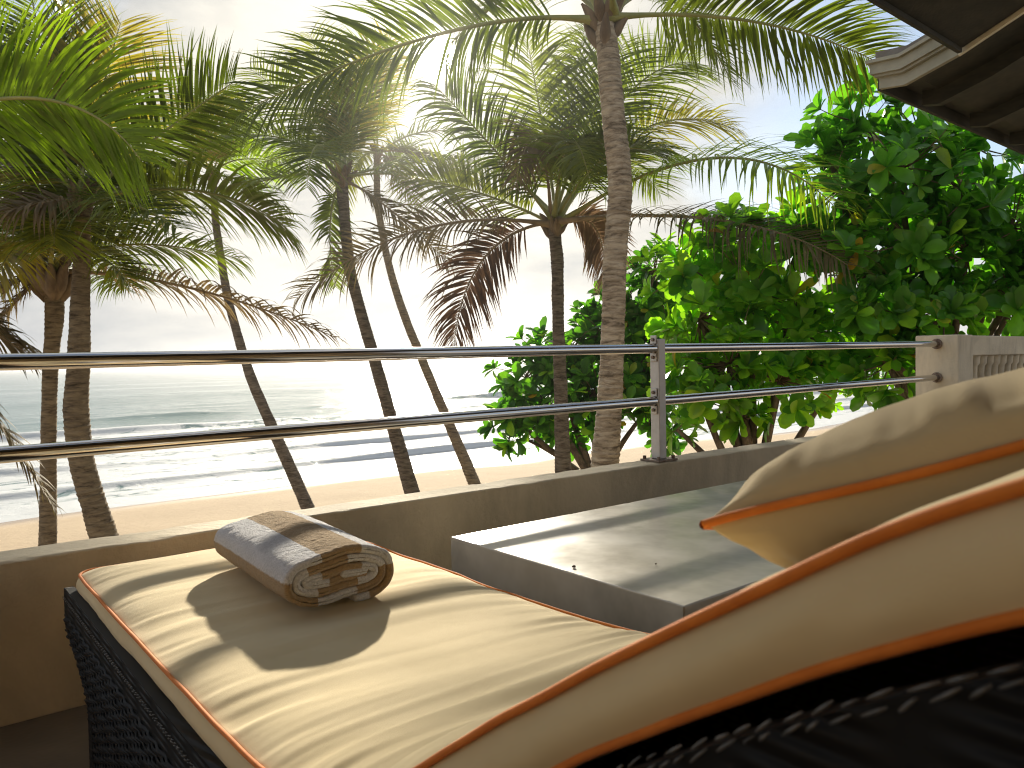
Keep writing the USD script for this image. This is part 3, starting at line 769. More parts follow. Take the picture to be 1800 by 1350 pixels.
def stitches(pts, seed):
    """two rows of short whipped strands along an edge"""
    rng = np.random.default_rng(seed)
    sl = np.concatenate([[0], np.cumsum(np.linalg.norm(np.diff(pts, axis=0), axis=1))])
    T = np.gradient(pts, axis=0); T /= np.linalg.norm(T, axis=1, keepdims=True)
    B = np.cross(T, UD); B /= np.linalg.norm(B, axis=1, keepdims=True)
    out = []
    for row in (-1, 1):
        x = 0.004 * (row > 0)
        while x < sl[-1] - 0.02:
            ln = rng.uniform(0.008, 0.016)
            q = np.linspace(x, x + ln, 5)
            P_ = np.stack([np.interp(q, sl, pts[:, k]) for k in range(3)], -1)
            b_ = np.stack([np.interp(q, sl, B[:, k]) for k in range(3)], -1)
            sk = np.linspace(-1, 1, 5)[:, None] * rng.uniform(0.0004, 0.0022)
            bow = (1 - np.linspace(-1, 1, 5) ** 2)[:, None] * 0.0016
            out.append(tube(P_ + b_ * (row * 0.0028 + sk + rng.uniform(-0.0008, 0.0008)) - UD * bow, np.array([0.5, 0.95, 1.05, 0.95, 0.5]) * rng.uniform(0.0008, 0.0012), 6))
            x += ln + rng.uniform(0.001, 0.007)
    return join(out)


ls = np.linspace(0.0, FN - HN + 1.02, 1400)
n, z, th = path(ls)
off = CT + 0.012 + 0.010 * smoothstep(FN - HN - 0.1, FN - HN + 0.3, ls)
line = W(np.full_like(n, FU0 - 0.004), n - np.sin(th) * off + 0.02, z - np.cos(th) * off)
lf.add('edge_stitching', stitches(line, 3), braid_look, True)
line2 = W(np.full_like(n, FU1 + 0.004), n - np.sin(th) * off + 0.02, z - np.cos(th) * off)
lf.add('edge_stitching', stitches(line2, 4), braid_look, True)
# woven strands running along the near side panel, below the edge braid
rngw = np.random.default_rng(8)
for k in range(30):
    zz_ = FZ - 0.05 - 0.0115 * k
    if zz_ < 0.02:
        break
    nmax = np.interp(-zz_, [-(FZ - 0.012), -(FZ - 0.075), -(FZ - 0.095), -(FZ - 0.13), -(FZ - 0.175), -(FZ - 0.23)], [FN + 0.03, FN + 0.025, FN - 0.01, FN - 0.13, FN - 0.23, FN - 0.285])
    xs = np.linspace(0.55, nmax - 0.01, 260)
    wob = 0.0022 * np.sin(xs / 0.03 * math.pi + (k % 2) * math.pi)
    lf.add('woven_strand', tube(W(FU0 - 0.001 - wob, xs, np.full_like(xs, zz_)), 0.0042, 5), rattan, True)

# ------------------------------------------------------------------ pillow
PIL_L, PIL_W, PIL_H = 0.225, 0.215, 0.073


def pillow_grid(sign, n=110):
    a = np.linspace(-1, 1, n)
    X, Y = np.meshgrid(a, a, indexing='ij')
    pin = 0.05
    ox = X * (1 - pin * (1 - Y ** 2) * np.abs(X) ** 3)
    oy = Y * (1 - pin * (1 - X ** 2) * np.abs(Y) ** 3)
    e = np.clip((1 - np.abs(X) ** 2.4) * (1 - np.abs(Y) ** 2.4), 0, 1)
    h = (PIL_H if sign > 0 else PIL_H * 1.25) * e ** 0.44
    ex, ey = 1 - np.abs(X), 1 - np.abs(Y)
    near = np.exp(-np.minimum(ex, ey) * 5.5) * (1 - np.exp(-np.minimum(ex, ey) * 16))
    along = np.where(ex < ey, Y, X)
    wr = 0.024 * N3(along * 8.0 + 0.3, np.minimum(ex, ey) * 0.5, sign * 2.0, 71) + 0.012 * N3(along * 17.0, np.minimum(ex, ey) * 0.7, sign * 3.0, 72)
    lump = 0.004 * N3(X * 2.2, Y * 2.2, sign * 1.0, 73)
    h = h * (1 + 0.06 * N3(X * 2, Y * 2, 4.0 + sign, 74)) + (wr * near * 1.0 + lump) * smoothstep(0, 0.12, np.minimum(ex, ey))
    wave = 0.012 * np.sin(2.4 * X + 0.6) * np.abs(Y) ** 4 + 0.006 * np.sin(3 * Y) * np.abs(X) ** 4
    return ox * PIL_L, oy * PIL_W, sign * h + wave, X, Y


PC1, PC2 = at(1236, 893, 0.58), at(1800, 778, 0.46)      # foot corner of the near seam, and where that seam leaves the view
pay = (PC2 - PC1) / np.linalg.norm(PC2 - PC1)             # up the backrest
pax = UD - pay * (UD @ pay) - np.array([0, 0, 0.13]); pax /= np.linalg.norm(pax)    # across the lounger
paz = np.cross(pax, pay)
if paz[2] < 0:
    paz = -paz
pc_ = PC1 + pax * PIL_L + pay * PIL_W
pl = Thing('pillow', 'plump tan pillow with orange piping resting on the raised backrest', 'pillow', pc_)
pv, pf = [], []
for sg in (1, -1):
    x, y, z, X, Y = pillow_grid(sg)
    v = pc_ + x[..., None] * pax + y[..., None] * pay + z[..., None] * paz
    f = quads(*x.shape)
    pv.append(v.reshape(-1, 3)); pf.append(f if sg > 0 else f[:, ::-1])
pm = trimesh.Trimesh(*join(list(zip(pv, pf))), process=True)
pm.merge_vertices(digits_vertex=5); pm.fix_normals()
pl.add('cover', (np.asarray(pm.vertices), np.asarray(pm.faces)), pillow_fabric, 60)
x, y, z, X, Y = pillow_grid(1)
n_ = x.shape[0]
loop = [(i, 0) for i in range(n_)] + [(n_ - 1, j) for j in range(1, n_)] + [(i, n_ - 1) for i in range(n_ - 2, -1, -1)] + [(0, j) for j in range(n_ - 2, 0, -1)]
li = np.array(loop)
lv = pc_ + (x[li[:, 0], li[:, 1]] * 1.008)[:, None] * pax + (y[li[:, 0], li[:, 1]] * 1.008)[:, None] * pay + z[li[:, 0], li[:, 1]][:, None] * paz
pl.add('piping', loop_tube(lv, 0.0037), piping_look, True)

# ------------------------------------------------------------------ rolled towel
TL = 0.51                              # length of the roll
tc_u, tc_n, t_ang = 0.74, 1.75, math.radians(-2)
TA, TH = 0.138, 0.070                  # half width, half height
layer = 0.0195
ns_, turns = 480, 3.35
sp = np.linspace(0, 1, ns_)
thp = sp * turns * 2 * np.pi + math.radians(300)
shrink = layer * (thp - thp[0]) / (2 * np.pi)


def spiral(sh_, th_):
    a, b = np.maximum(TA - sh_, 0.006), np.maximum(TH - sh_, 0.004)
    p_ = 2.6
    c, s = np.cos(th_), np.sin(th_)
    r = (np.abs(c / a) ** p_ + np.abs(s / b) ** p_) ** (-1 / p_)
    return np.stack([r * c, r * s], -1)


cl = spiral(shrink + layer / 2, thp)
cl[:, 1] += 0.006 * np.sin(cl[:, 0] * 38 + 0.6) * np.clip(np.abs(cl[:, 1]) / TH, 0, 1) * 0.7
tt = np.gradient(cl, axis=0); tt /= np.linalg.norm(tt, axis=1, keepdims=True)
nn = np.stack([tt[:, 1], -tt[:, 0]], -1)
flip = np.sign((nn * cl).sum(1).mean()); nn *= flip
arcl = np.concatenate([[0], np.cumsum(np.linalg.norm(np.diff(cl, axis=0), axis=1))])
arc0 = np.interp(math.radians(537), thp, arcl)
endr = 0.009
lpos = np.concatenate([-TL / 2 + endr * (1 - np.cos(np.linspace(0, np.pi / 2, 7))), np.linspace(-TL / 2 + endr, TL / 2 - endr, 150)[1:-1], TL / 2 - endr * (1 - np.cos(np.linspace(np.pi / 2, 0, 7)))])
dend = np.minimum(lpos + TL / 2, TL / 2 - lpos)
thick = 0.5 * layer * 0.97 * np.sqrt(np.clip(1 - (1 - np.clip(dend / endr, 0, 1)) ** 2, 0.0004, 1))
prof_idx = np.concatenate([np.arange(ns_), np.arange(ns_)[::-1]])
prof_sgn = np.concatenate([np.ones(ns_), -np.ones(ns_)])
endtap = np.sqrt(np.clip(1 - (1 - np.clip(np.minimum(arcl, arcl[-1] - arcl) / endr, 0, 1)) ** 2, 0.02, 1))
V, UVs = [], []
for l_, tk in zip(lpos, thick):
    o = (tk * endtap)[prof_idx] * prof_sgn
    wr = 0.0035 * N3(arcl[prof_idx] * 16, l_ * 42 + arcl[prof_idx] * 8, 0.2, 81, 2) * (prof_sgn > 0) + 0.0020 * N3(arcl[prof_idx] * 150, l_ * 150, prof_sgn, 82)
    q_ = cl[prof_idx] + nn[prof_idx] * (o + wr)[:, None]
    sway = 0.004 * math.sin(l_ * 9)
    ends = 0.004 * N3(arcl * 30, 0.3, 0.2 if l_ < 0 else 0.8, 83)[prof_idx] * (1 - np.clip(dend[len(V)] / 0.03, 0, 1))
    puff = 1 + 0.05 * math.cos(l_ / TL * math.pi) - 0.02
    zz_ = np.maximum(q_[:, 1] * puff, -TH + 0.0005)
    lx = l_ + ends * 2 - 0.10 * (q_[:, 0] * 0) 
    V.append(np.stack([q_[:, 0] * (1 + 0.02 * math.sin(l_ * 7)) + sway, np.broadcast_to(lx, zz_.shape), zz_], -1))
    UVs.append(np.stack([(arcl[prof_idx] - arc0) / 0.185 + 0.50, np.full(len(prof_idx), l_)], -1))
V = np.stack(V); UVs = np.stack(UVs)
nlp, npf = V.shape[:2]
i = np.arange(nlp - 1)[:, None]; j = np.arange(npf)[None]
a0 = i * npf + j; a1 = i * npf + (j + 1) % npf
tf = np.concatenate([np.stack([a0, a1, a1 + npf], -1).reshape(-1, 3), np.stack([a0, a1 + npf, a0 + npf], -1).reshape(-1, 3)])
v = V.reshape(-1, 3)
ca, sa = math.cos(t_ang), math.sin(t_ang)
# roll axis along n, spiral end towards the viewer (-n)
uu_ = tc_u + v[:, 0] * ca - v[:, 1] * sa
nn_ = tc_n + v[:, 0] * sa + v[:, 1] * ca
seat_top = ZS + 0.022
tz = seat_top + TH + v[:, 2] - 0.001
tm_ = trimesh.Trimesh(W(uu_, nn_, tz), tf, process=False)
vol = tm_.volume
single('rolled_towel', (np.asarray(tm_.vertices), tf if vol > 0 else tf[:, ::-1]), towel_look, 'rolled tan and white striped towel lying on the cushion', 'towel', True, uv=UVs.reshape(-1, 2))

# ------------------------------------------------------------------ palms
DOWN = np.array([0, 0, -1.0])


def frond_mesh(base, mid, tip, leaf, seed, droop=0.5, twist=0.0, wind=(0.1, 0, 0), npair=70, start=0.16, width=0.034, fwd=0.45, open_=0.9):
    rng = np.random.default_rng(seed)
    base, mid, tip = map(np.asarray, (base, mid, tip))
    ctrl = 2 * mid - 0.5 * (base + tip)
    t = np.linspace(0, 1, 40)[:, None]
    cur = (1 - t) ** 2 * base + 2 * t * (1 - t) * ctrl + t ** 2 * tip
    length = np.linalg.norm(np.diff(cur, axis=0), axis=1).sum()
    tt = np.linspace(0, 1, 40)
    rad = 0.028 * (1 - tt) ** 0.8 * (length / 4.0) ** 0.5 + 0.004
    rad = rad * (1 + 1.6 * np.exp(-tt / 0.05))
    rach = tube(cur, rad, 6)
    ts = start + (1 - start) * (np.arange(npair) + 0.5) / npair
    ts = np.repeat(ts, 2) + rng.uniform(-0.004, 0.004, 2 * npair)
    sg = np.tile([1.0, -1.0], npair)
    ts = np.clip(ts, 0, 0.999)
    T = 2 * (1 - ts)[:, None] * (ctrl - base) + 2 * ts[:, None] * (tip - ctrl)
    T /= np.linalg.norm(T, axis=1, keepdims=True)
    P = (1 - ts)[:, None] ** 2 * base + 2 * (ts * (1 - ts))[:, None] * ctrl + ts[:, None] ** 2 * tip
    up = np.array([0, 0, 1.0])
    S = np.cross(T, up) + np.array([1e-3, 1e-3, 0]); S /= np.linalg.norm(S, axis=1, keepdims=True)
    Nn = np.cross(S, T)
    c, s = np.cos(twist), np.sin(twist)
    S2, N2 = S * c + Nn * s, Nn * c - S * s
    rel = (ts - start) / (1 - start)
    ln = leaf * (0.42 + 0.75 * np.sin(np.pi * np.clip(rel * 0.86 + 0.10, 0, 1)) ** 0.8) * rng.uniform(0.82, 1.12, len(ts)) * np.where(rng.random(len(ts)) < 0.06, 0.5, 1)
    ln *= np.where(rel > 0.93, 0.75, 1)
    keep = rng.random(len(ts)) > 0.02
    d = S2 * (sg * open_)[:, None] + T * (fwd + 0.55 * rel ** 2)[:, None] + N2 * rng.uniform(0.05, 0.4, len(ts))[:, None]
    d += rng.normal(0, 0.07, d.shape)
    d /= np.linalg.norm(d, axis=1, keepdims=True)
    nseg = 6
    pos = P.copy(); rowsL, rowsR = [], []
    dr = droop * rng.uniform(0.6, 1.5, len(ts))
    wv = np.asarray(wind) * 1.0
    for k in range(nseg + 1):
        q = k / nseg
        wd = width * (0.35 + 1.0 * q / 0.18 if q < 0.18 else (1.0 - ((q - 0.18) / 0.82) ** 1.7) * 1.0 + 0.02)
        wd = np.minimum(wd, width)
        Wd = T - d * (T * d).sum(1)[:, None]
        Wd /= np.linalg.norm(Wd, axis=1, keepdims=True) + 1e-9
        hw_ = wd * 0.5 * np.clip(ln / leaf, 0.5, 1)
        rowsL.append(pos - Wd * hw_[:, None]); rowsR.append(pos + Wd * hw_[:, None])
        step = ln / nseg
        pos = pos + d * step[:, None]
        d = d + (DOWN * dr[:, None] * (0.35 + 0.9 * q) + wv * (0.3 + q)) * (1.0 / nseg) * 2.2 + rng.normal(0, 0.03, d.shape)
        d /= np.linalg.norm(d, axis=1, keepdims=True)
    LL_ = np.stack(rowsL, 1)
    rel_ = LL_ - EYE
    rel_ = rel_ / np.linalg.norm(rel_, axis=2, keepdims=True)
    keep &= ~((rel_ @ SUN_DIR) > math.cos(0.013)).any(1)          # leaflets between eye and sun are left out so its glow shows
    Lr, Rr = LL_[keep], np.stack(rowsR, 1)[keep]
    m = len(Lr)
    vv = np.stack([Lr, Rr], 2).reshape(m, -1, 3)
    per_ = vv.shape[1]
    k = np.arange(nseg) * 2
    fl = np.concatenate([np.stack([k, k + 1, k + 3], -1), np.stack([k, k + 3, k + 2], -1)])
    ff = (np.arange(m)[:, None, None] * per_ + fl[None]).reshape(-1, 3)
    return (vv.reshape(-1, 3), ff), rach


def trunk_mesh(pts, rad, ring=0.055, seed=1, seg=22, amp=0.085):
    pts = np.asarray(pts, float)
    s = np.concatenate([[0], np.cumsum(np.linalg.norm(np.diff(pts, axis=0), axis=1))])
    from scipy.interpolate import PchipInterpolator
    nn_ = max(60, int(s[-1] / ring * 4))
    q = np.linspace(0, s[-1], nn_)
    cur = np.stack([PchipInterpolator(s, pts[:, k])(q) for k in range(3)], -1)
    r0 = np.interp(q, s, rad)
    wv = q / ring + 1.5 * N3(q * 1.3, 0.3, 0.2, seed) * 2
    ph = wv - np.floor(wv)
    irr = N3(np.floor(wv) * 3.7, 0.4, 0.9, seed + 3)
    r1 = r0 * (1 + amp * (0.9 + irr) * (1 - ph) ** 1.6)
    ang = np.arange(seg) / seg * 2 * np.pi
    r2 = r1[:, None] * (1 + 0.07 * N3(np.cos(ang)[None] * 1.6, np.sin(ang)[None] * 1.6, q[:, None] * 3.0, seed + 5, 2) * 2)
    return tube(cur, r2, seg)


def sheath_mesh(c, d, r, h, seed):
    """fibrous bundle of old leaf bases round the top of a trunk"""
    rng = np.random.default_rng(seed)
    parts = []
    for k in range(11):
        a = k * 2.399 + rng.uniform(-0.2, 0.2)
        side = np.array([math.cos(a), math.sin(a), 0])
        z0 = rng.uniform(-0.35, 0.25) * h
        p0 = c + np.array([0, 0, z0 - 0.25 * h]) + side * r * 0.5
        p1 = p0 + np.array([0, 0, 0.4 * h]) + side * r * 0.75
        p2 = p1 + np.array([0, 0, 0.18 * h]) + side * r * rng.uniform(0.5, 1.2)
        tq = np.linspace(0, 1, 9)[:, None]
        cur = (1 - tq) ** 2 * p0 + 2 * tq * (1 - tq) * p1 + tq ** 2 * p2
        w = r * np.interp(tq[:, 0], [0, 0.3, 0.7, 1], [0.22, 0.55, 0.34, 0.10])
        parts.append(tube(cur, w, 8))
    return join(parts)


def palm(label, Y, crown, trunk_px, trunk_w, bark, fronds, leaf, seed, ground=True, npair=66, width=0.034, sheath=1.0, wind=(0.12, 0.0, 0.02), top_dy=0.0, fill=0, flen=3.6):
    """trunk_px: pixels from the crown downwards; trunk_w: widths there in pixels; fronds: (mid, tip, depth at mid, depth at tip, twist, kind[, leaf scale, droop])"""
    trunk_px = [crown] + list(trunk_px); trunk_w = [trunk_w[0] * 0.9] + list(trunk_w)
    pts = [at(x, y, Y + top_dy * (1 - i / max(1, len(trunk_px) - 1))) for i, (x, y) in enumerate(trunk_px)]
    rad = [w / 2 * Y / FPX for w in trunk_w]
    # carry the trunk on down into the ground
    a, b = pts[-2], pts[-1]
    dirn = (b - a) / np.linalg.norm(b - a)
    gz = -3.9
    if b[2] > gz:
        k = (gz - b[2]) / dirn[2]
        e = b + dirn * k
        pts += [b + dirn * k * 0.5 + np.array([0.0, 0, 0]), e]
        rad += [rad[-1] * 1.05, rad[-1] * 1.3]
    base = pts[-1]
    t = Thing('palm_tree', label, 'palm tree', base, 'coconut palms on the beach')
    t.add('trunk', trunk_mesh(np.array(pts), rad, 0.075, seed), bark, 40)
    c = at(*crown, Y + top_dy)
    if sheath:
        t.add('leaf_sheath', sheath_mesh(c, None, rad[0] * sheath * 1.2, max(0.5, rad[0] * 5) * sheath, seed + 1), sheath_look, True)
    for i, fr in enumerate(fronds):
        mid, tip, dm, dt, tw, kind = fr[:6]
        ls_ = fr[6] if len(fr) > 6 else 1.0
        drp = fr[7] if len(fr) > 7 else {'g': 0.55, 'b': 0.6, 'd': 0.85, 'x': 0.9}[kind]
        m, tp = at(*mid, Y + top_dy + dm), at(*tip, Y + top_dy + dt)
        rng = np.random.default_rng(seed * 100 + i)
        st = c + rng.normal(0, 0.04, 3) + (m - c) * 0.03
        lv, rc = frond_mesh(st, m, tp, leaf * ls_, seed * 100 + i, drp, math.radians(tw), wind, npair, width=width)
        mat = {'g': palm_green, 'b': palm_bright, 'd': palm_dry, 'x': palm_dead}[kind]
        f = t.add('frond', lv, mat, False)
        t.add('rachis', rc, rachis_dry if kind in 'dx' else rachis_look, True, under=f)
    rng = np.random.default_rng(seed + 900)
    for i in range(fill):                       # the rest of the crown, all round the trunk
        a = i * 2.399 + seed
        el = math.radians(68 - 62 * (i + 0.5) / fill + rng.uniform(-8, 8))
        L = flen * rng.uniform(0.85, 1.1)
        h = np.array([math.cos(a), math.sin(a), 0])
        m = c + h * L * 0.5 * math.cos(el) + np.array([0, 0, L * 0.5 * math.sin(el)])
        tp = c + h * L * (0.55 * math.cos(el) + 0.32) + np.array([0, 0, L * (0.72 * math.sin(el) - 0.12)])
        lv, rc = frond_mesh(c + (m - c) * 0.04, m, tp, leaf, seed * 100 + 60 + i, 0.55, rng.uniform(-0.5, 0.5), wind, npair, width=width)
        q_ = lv[0] - SUN_DIR * ((lv[0][:, 2] - 0.46) / SUN_DIR[2])[:, None]     # where its shadow falls at seat height
        qu, qn = q_ @ UD, q_ @ ND
        q2_ = lv[0] - SUN_DIR * ((lv[0][:, 2] - PZ) / SUN_DIR[2])[:, None]
        if (np.abs(q2_ @ ND - 2.63) < 0.12).sum() > 60:
            continue
        if ((qu > 0.3) & (qu < 1.15) & (qn > 0.8) & (qn < 2.4)).sum() > 40 or ((qu > 1.35) & (qu < 3) & (qn > 1.05) & (qn < 2.1)).sum() > 60:
            continue                            # the lounger stands in the sun
        f = t.add('frond', lv, palm_green, False)
        t.add('rachis', rc, rachis_look, True, under=f)
    return t


# tall palm in front of the trees on the right
palm('tall pale ringed palm beside the railing post, its crown at the top edge', 9.0, (1062, 40),
     [(1066, 70), (1078, 200), (1090, 330), (1081, 450), (1078, 560), (1073, 680), (1064, 810), (1056, 900)], [36, 40, 41, 40, 40, 42, 48, 54], bark_pale,
     [((780, 58), (425, 197), -0.3, -0.4, 62, 'g', 1.0, 0.5), ((1325, 38), (1548, 112), 0.2, 0.2, 28, 'g', 1.0, 0.6),
      ((950, -60), (770, -30), 0.8, 1.4, 40, 'g'), ((1250, -90), (1470, -20), 0.8, 1.6, -35, 'g'),
      ((1000, -170), (880, -320), 0.2, 0.4, 20, 'g'), ((1120, -190), (1190, -330), 0.0, 0.3, 10, 'g'),
      ((930, -20), (780, 90), 2.0, 3.2, 30, 'g', 0.9), ((1180, 0), (1290, 150), 2.0, 3.0, -30, 'g', 0.9),
      ((1060, -120), (1040, -170), -1.8, -3.2, 0, 'g', 0.9)],
     0.98, 1, npair=110, width=0.036)
# palm behind it
palm('dark trunked palm right of the centre, its full crown below that of the pale palm', 14.0, (975, 392),
     [(975, 400), (980, 470), (981, 560), (984, 640), (987, 740), (990, 825), (992, 900)], [22, 21, 20, 22, 25, 28, 32], bark_dark,
     [((868, 262), (755, 140), -0.5, -1.0, 70, 'g', 1.0, 0.5), ((845, 340), (705, 310), 0.5, 0.6, 45, 'g'),
      ((735, 405), (518, 528), -0.3, -0.4, 40, 'd', 0.9, 0.6), ((850, 455), (798, 608), -0.2, -0.2, 60, 'x', 0.85),
      ((955, 230), (925, 60), 0.6, 0.9, 40, 'g', 1.2), ((1030, 225), (1100, 70), 0.3, 0.8, -50, 'g', 1.2),
      ((1000, 200), (1030, 40), 1.5, 2.4, 20, 'g', 1.2), ((1125, 230), (1285, 225), 0.4, 0.6, -40, 'g', 1.1), ((1100, 170), (1225, 110), 0.5, 1.0, -55, 'g', 1.1),
      ((1235, 280), (1468, 365), -2.6, -4.3, -22, 'b', 0.95, 0.8), ((1250, 385), (1490, 466), -2.6, -4.4, -15, 'd', 0.95, 0.8),
      ((945, 240), (905, 330), -0.6, -0.9, 30, 'd', 0.7), ((1000, 250), (1040, 330), -1.5, -2.4, 0, 'g', 1.0),
      ((1045, 400), (1062, 500), 0.1, 0.1, 60, 'x', 0.6), ((860, 290), (790, 330), 2, 3.4, 0, 'g'), ((1080, 290), (1160, 340), 2, 3.0, 0, 'g'),
      ((1060, 280), (1150, 270), -1.2, -1.8, 0, 'g', 1.1)],
     1.1, 2, npair=88, width=0.040, fill=3, flen=4.2)
# leaning palms in the middle
palm('leaning palm with a full windblown crown, middle of the three slim palms', 16.0, (602, 312),
     [(602, 330), (607, 400), (615, 470), (632, 540), (652, 610), (683, 720), (722, 858), (740, 920)], [20, 19, 18, 19, 20, 22, 26, 28], bark_dark,
     [((512, 248), (392, 240), 0, 0, 35, 'g'), ((500, 310), (375, 352), -0.3, -0.5, 20, 'g'), ((548, 215), (438, 120), 0.2, 0.4, 55, 'g'),
      ((585, 190), (545, 60), 0.4, 0.8, 50, 'g'), ((622, 190), (655, 70), 0.3, 0.6, -40, 'g'), ((640, 190), (690, 60), 0.3, 0.6, -45, 'g'),
      ((700, 290), (815, 275), 0.4, 0.5, -10, 'g', 0.8), ((722, 312), (812, 366), -0.2, -0.2, -15, 'g', 0.9), ((690, 372), (806, 480), 0.1, 0.1, -35, 'd', 0.7),
      ((580, 400), (590, 505), -0.2, -0.2, 75, 'g', 0.6), ((560, 255), (540, 330), -1.6, -2.5, 0, 'g'),
      ((600, 220), (560, 210), 1.6, 2.8, 0, 'g'), ((545, 270), (450, 290), 1.4, 2.2, 0, 'b')],
     1.05, 3, npair=72, width=0.038, fill=0, flen=3.2)
palm('thin pale palm leaning left, rightmost of the slim palms', 22.0, (663, 270),
     [(662, 300), (663, 340), (674, 420), (690, 490), (713, 560), (742, 632), (785, 735), (832, 845), (845, 880)], [11, 11, 12, 13, 14, 15, 17, 21, 22], bark_mid,
     [((720, 262), (800, 285), 0.2, 0.4, -10, 'g', 0.8), ((740, 275), (850, 330), 0.3, 0.3, -20, 'd'), ((690, 290), (725, 250), 0.5, 1, -30, 'g'),
      ((640, 200), (610, 140), 0.5, 1, 30, 'g'), ((600, 250), (545, 260), 0.4, 0.6, 20, 'g'), ((665, 190), (680, 120), 0.6, 1.0, 10, 'g'), ((700, 300), (740, 390), -0.5, -0.5, -20, 'd', 0.8),
      ((625, 290), (600, 370), -0.5, -0.8, 20, 'g', 0.8), ((760, 230), (880, 260), 0.3, 0.3, -30, 'g')],
     1.1, 4, npair=52, width=0.048, fill=3, flen=3.0)
palm('thin dark palm leaning left, leftmost of the slim palms', 20.0, (374, 308),
     [(376, 330), (378, 375), (388, 450), (400, 520), (418, 590), (440, 660), (478, 750), (540, 890), (552, 918)], [12, 12, 13, 14, 15, 17, 19, 22, 23], bark_dark,
     [((425, 280), (520, 292), -0.3, -0.5, 45, 'b', 0.9), ((425, 320), (492, 372), 0, 0, -15, 'g'), ((410, 245), (448, 185), 0.3, 0.6, -40, 'g'),
      ((372, 235), (372, 170), 0.4, 0.8, 0, 'g'), ((338, 255), (280, 210), 0.3, 0.5, 40, 'g'), ((325, 290), (262, 330), 0.2, 0.2, 20, 'g'),
      ((330, 325), (290, 385), 0, 0, 20, 'd', 0.8), ((400, 260), (445, 255), 1.2, 2, 0, 'b'), ((360, 270), (330, 300), -1.2, -2.0, 0, 'g')],
     1.1, 5, npair=58, width=0.042, fill=1, flen=3.0)
# palms on the left
palm('stout pale trunked palm near the left edge, bending over the parapet', 10.0, (143, 355),
     [(146, 385), (144, 450), (141, 540), (138, 640), (134, 720), (140, 790), (160, 870), (186, 955)], [22, 26, 31, 36, 40, 40, 40, 44], bark_mid,
     [((262, 252), (414, 142), 0.3, 0.5, 48, 'g', 1.0, 0.3), ((345, 335), (502, 398), -0.3, -0.4, 25, 'g', 0.95, 0.8), ((112, 170), (118, -60), 0.4, 0.6, 60, 'g', 1.0, 0.25),
      ((92, 170), (45, -60), 0.2, 0.4, 60, 'g', 1.0, 0.25), ((172, 190), (212, 40), 0.3, 0.6, -60, 'g', 1.0, 0.25), ((150, 200), (170, 60), 0.8, 1.6, 50, 'g', 1.0, 0.3),
      ((50, 362), (-110, 420), -0.5, -0.8, 20, 'd', 0.8), ((210, 352), (310, 400), -0.8, -1.3, -10, 'g', 0.9), ((60, 220), (-20, 90), 0.2, 0.4, 60, 'g', 1.0, 0.3), ((40, 290), (-90, 280), 0.3, 0.5, 30, 'g'),
      ((220, 290), (300, 320), 0.8, 1.4, -20, 'g', 1.0), ((100, 300), (60, 400), 1.2, 2.0, 0, 'g')],
     1.0, 6, npair=92, width=0.036, fill=2, flen=3.4)
palm('upright palm at the left edge with a thick brown crown shaft', 12.0, (92, 480),
     [(96, 545), (92, 600), (88, 660), (86, 740), (85, 830), (84, 960)], [30, 25, 24, 24, 25, 28], bark_mid,
     [((330, 505), (592, 594), 0, 0, 18, 'd', 0.75, 1.0), ((225, 430), (424, 456), 0.3, 0.5, 20, 'g', 0.9, 0.8), ((20, 500), (-90, 545), 0, 0, 15, 'd', 0.7),
      ((30, 420), (-70, 330), 0.2, 0.3, 40, 'g'), ((190, 400), (290, 350), 0.5, 0.8, -35, 'g'), ((85, 360), (70, 240), 0.5, 0.9, 20, 'g'), ((130, 370), (180, 260), 0.5, 0.8, -30, 'g'),
      ((20, 540), (-60, 620), -0.2, -0.3, 20, 'd', 0.6), ((50, 390), (10, 290), 0.8, 1.5, 40, 'g'), ((150, 440), (230, 500), -1.0, -1.5, 0, 'g', 0.9), ((40, 430), (-10, 500), -1.2, -1.8, 0, 'g', 0.9),
      ((95, 390), (95, 430), -1.8, -2.6, 0, 'g')],
     1.05, 7, npair=84, width=0.038, fill=4, flen=3.4, sheath=1.5)
palm('palm beyond the left edge with one big yellow green frond reaching in', 7.5, (-330, 300),
     [(-330, 330), (-345, 600), (-360, 800), (-370, 1000)], [46, 50, 54, 60], bark_mid,
     [((30, 172), (248, 282), 0, 0, 62, 'b', 1.0, 0.45), ((-120, 500), (56, 624), 0.5, 0.8, 30, 'd', 0.6), ((-130, 560), (92, 888), 0.3, 0.3, 25, 'd', 0.6),
      ((-500, 160), (-700, 200), 0.5, 1, 30, 'g'), ((-330, 100), (-300, -60), 0.5, 1, 30, 'g'), ((-180, 130), (-60, 40), 0.6, 1.0, -40, 'g')],
     0.95, 8, npair=110, width=0.040)

# ------------------------------------------------------------------ broad-leaved trees
_lt = np.linspace(0, 1, 6)


def leaf_shape():
    """one obovate leaf along +x, 1 long, folded a little at the midrib"""
    wd = np.interp(_lt, [0, 0.15, 0.4, 0.68, 0.88, 1], [0.03, 0.08, 0.17, 0.255, 0.25, 0.10])
    v = []
    for t_, w_ in zip(_lt, wd):
        for s_ in (-1, 0, 1):
            v.append((t_, s_ * w_, abs(s_) * w_ * 0.28 - 0.16 * t_ * t_))
    v = np.array(v)
    f = quads(6, 3)
    return v, f


LV, LF = leaf_shape()


